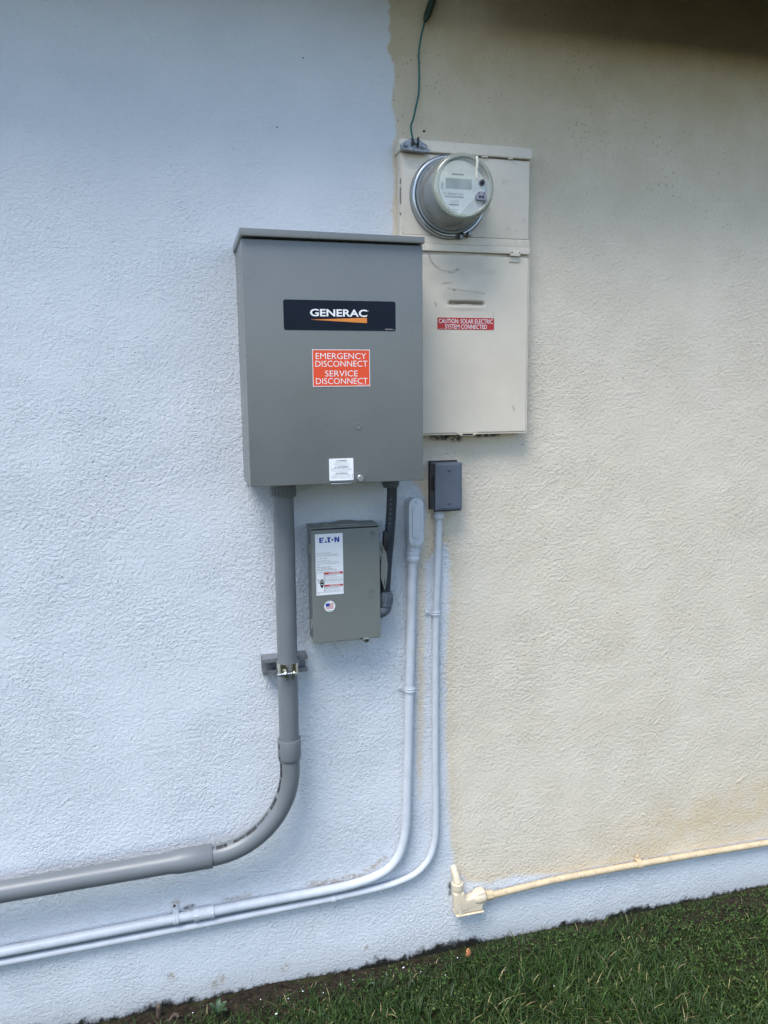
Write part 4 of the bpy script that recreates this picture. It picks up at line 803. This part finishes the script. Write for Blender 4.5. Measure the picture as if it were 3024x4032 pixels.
for k, (a, l_, wd_) in enumerate(((80, .030, .0065), (18, .026, .0075), (148, .026, .006), (-42, .030, .0080), (230, .026, .0065))):
    a = math.radians(a); d_ = Vector((math.cos(a), math.sin(a), 0)); s_ = Vector((-d_.y, d_.x, 0)); mb = MB(); vs = []; n_ = 7
    for i in range(n_+1):
        t = i/n_; ww = wd_*math.sin(math.pi*min(1, .08+t*.94))**.8; p = Vector((-.1985, -.085, .012))+d_*l_*t+Vector((0, 0, .030*math.sin(t*2.0)))
        vs += [p-s_*ww, p+Vector((0, 0, -.003)), p+s_*ww]
    fs = [(i*3+j, i*3+j+1, i*3+j+4, i*3+j+3) for i in range(n_) for j in range(2)]; mb.add(vs, fs); mb.build('leaf', M['leaf'], wd, 80)
Gc = 'white paint chips fallen on the soil'
chips = [(-.0570, -.118, 6), (.300, -.040, 5), (.120, -.060, 3), (.155, -.055, 3), (.250, -.050, 4), (-.02, -.075, 3), (.02, -.062, 4), (-.09, -.06, 3), (.07, -.085, 2.5), (.205, -.075, 3), (.34, -.07, 3), (.40, -.10, 3), (.56, -.13, 3), (.66, -.22, 3.5), (-.26, -.05, 3), (.27, -.12, 2.5), (.455, -.045, 4), (.60, -.09, 3)]
for i, (x, y, s_) in enumerate(chips):
    mb = MB(); k = 5+i % 3; s_ *= .00052
    pl = [(x+s_*math.cos(2*math.pi*j/k)*random.uniform(.6, 1.4), y+s_*.8*math.sin(2*math.pi*j/k)*random.uniform(.6, 1.4)) for j in range(k)]
    zz = gz(x, y)+.012+random.uniform(0, .006); tl = random.uniform(-.5, .5)
    vs = [(a, b, zz+(a-x)*tl) for a, b in pl]+[(a, b, zz+.0010+(a-x)*tl) for a, b in pl]
    mb.add(vs, [tuple(range(k))[::-1], tuple(range(k, 2*k))]+[(j, (j+1) % k, k+(j+1) % k, k+j) for j in range(k)])
    tag(mb.build('paint_chip', M['chip']), 'largest white paint chip, lying in the grass before the bare soil' if i == 0 else 'tiny white paint chip lying on the soil or grass by the wall', 'paint chip', Gc)
# ---------------------------------------------------------------- litter on the bare soil
mb = MB()
for i in range(420):
    x = random.uniform(-.75, 1.7); y = -abs(random.gauss(.035, .030))-.006; z = gz(x, y)+random.uniform(.002, .012); s_ = random.uniform(.0012, .0045); a = random.uniform(0, 6.28)
    c_, q_ = math.cos(a)*s_, math.sin(a)*s_; t = random.uniform(.2, .6); h_ = random.uniform(.0006, .003)
    P_ = [(x-c_, y-q_), (x+q_*t, min(y-c_*t, -.002)), (x+c_, min(y+q_, -.002)), (x-q_*t, min(y+c_*t, -.002))]
    mb.add([(a_, b_, z+random.uniform(-.001, .001)) for a_, b_ in P_]+[(x, y, z+h_)], [(0, 1, 4), (1, 2, 4), (2, 3, 4), (3, 0, 4), (3, 2, 1, 0)])
lt = mb.build('soil_litter', mat('leaf_litter', (.085, .066, .045), .9, 0, .6, 160, 200, .6), ang=10); lt['kind'] = 'stuff'; lt['label'] = 'small brown clods and leaf litter on the bare soil along the wall'; lt['category'] = 'litter'
# ---------------------------------------------------------------- grass
def grass_field():
    V = []; F = []; T = []; base = 0
    def batch(n, x0, x1, y0, y1, hmin, hmax, wmin, wmax, tuft=0, dry=.016):
        nonlocal base
        x = rng.uniform(x0, x1, n); y = rng.uniform(y0, y1, n)
        if tuft: k = n//tuft; x = np.repeat(x[:k], tuft)+rng.normal(0, .007, k*tuft); y = np.repeat(y[:k], tuft)+rng.normal(0, .007, k*tuft); n = k*tuft
        near = -y
        lim = np.interp(x, [-.8, -.3, .2, .55, .9, 1.6], [.040, .042, .050, .036, .012, .006])+fbm2(x, y, 11, 21)*.016
        keep = rng.random(n) < np.clip((near-lim*.45)/(lim*1.0), .0, 1)**1.3
        keep &= rng.random(n) < np.clip(.72+.45*fbm2(x, y, 7, 31), .15, 1)
        x, y = x[keep], y[keep]; n = len(x); near = -y
        h = rng.uniform(hmin, hmax, n)*np.clip(.55+near*1.6, .5, 1.1)*np.clip(1+.25*fbm2(x, y, 6, 41), .6, 1.5)
        wv = rng.uniform(wmin, wmax, n)*.5; a = rng.uniform(0, 2*np.pi, n); ln = rng.uniform(.15, 1.0, n)**1.1*h
        dx_, dy_ = np.cos(a), np.sin(a); b_ = a+np.pi/2+rng.uniform(-.5, .5, n); sx, sy = np.cos(b_)*wv, np.sin(b_)*wv
        z = ground_z(x, y)-.004
        lv = []
        for t, ww in ((0, .8), (.4, 1.), (.75, .75)):
            cx = x+dx_*ln*t**1.8; cy = np.minimum(y+dy_*ln*t**1.8, -.002); cz = z+h*(t-.25*t*t)
            lv.append(np.stack([cx-sx*ww, cy-sy*ww, cz], 1)); lv.append(np.stack([cx+sx*ww, cy+sy*ww, cz], 1))
        lv.append(np.stack([x+dx_*ln*1.15, np.minimum(y+dy_*ln*1.15, -.002), z+h*.76], 1))
        vs = np.stack(lv, 1).reshape(-1, 3); o = base+np.arange(n)*7
        for q in ((0, 1, 3, 2), (2, 3, 5, 4)): F.extend(np.stack([o+k for k in q], 1).tolist())
        F.extend(np.stack([o+4, o+5, o+6], 1).tolist())
        tone = np.clip(.42+.22*rng.standard_normal(n)+.16*fbm2(x, y, 5, 51), 0, .945); dm = rng.random(n) < dry*np.clip(1+2.2*fbm2(x, y, 6, 71), .1, 4); tone[dm] = rng.uniform(.955, 1, dm.sum())
        V.append(vs); T.append(np.repeat(tone, 7)); base += n*7
    batch(76000, -.85, 1.75, -.62, -.012, .018, .050, .0012, .0028)
    batch(3600, -.85, 1.75, -.62, -.04, .040, .075, .0022, .0042, 9, .006)
    batch(9000, -.85, 1.75, -.62, -.015, .008, .022, .0020, .0042, 6, .14)
    batch(1500, -.85, 1.75, -.62, -.02, .018, .040, .0036, .0058, 5)
    batch(26000, -2.2, 3.4, -2.9, -.62, .025, .055, .004, .008)
    batch(6000, -2.2, -.85, -.62, -.012, .025, .055, .003, .006); batch(6000, 1.75, 3.4, -.62, -.012, .025, .055, .003, .006)
    # low clover leaflets
    n = 9000; x = rng.uniform(-.85, 1.75, n); y = rng.uniform(-.6, -.03, n); k_ = fbm2(x, y, 8, 61) > .1; x, y = x[k_], y[k_]; n = len(x)
    z = ground_z(x, y)+rng.uniform(.008, .026, n); a = rng.uniform(0, 6.28, n); s_ = rng.uniform(.0025, .0048, n); tl = rng.uniform(-.4, .4, (n, 2))
    lv = []
    for k, rr in ((0, 1.), (1, .75), (2, 1.), (3, .75)):
        px = np.cos(a+k*np.pi/2)*s_*rr; py = np.sin(a+k*np.pi/2)*s_*rr; lv.append(np.stack([x+px, np.minimum(y+py, -.002), z+px*tl[:, 0]+py*tl[:, 1]], 1))
    V.append(np.stack(lv, 1).reshape(-1, 3)); o = base+np.arange(n)*4; F.extend(np.stack([o, o+1, o+2, o+3], 1).tolist()); T.append(np.repeat(np.clip(.6+.2*rng.standard_normal(n), 0, .94), 4)); base += n*4
    me = bpy.data.meshes.new('grass'); me.from_pydata(np.concatenate(V).tolist(), [], F); me.update()
    at = me.attributes.new('tone', 'FLOAT', 'POINT'); at.data.foreach_set('value', np.concatenate(T).astype(np.float32))
    me.materials.append(M['grass']); o = bpy.data.objects.new('grass', me); S.collection.objects.link(o)
    o['label'] = 'dark green lawn grass with clover growing along the foot of the wall'; o['category'] = 'grass'; o['kind'] = 'stuff'
grass_field()
for o in S.objects:
    if '_w' in o: del o['_w']
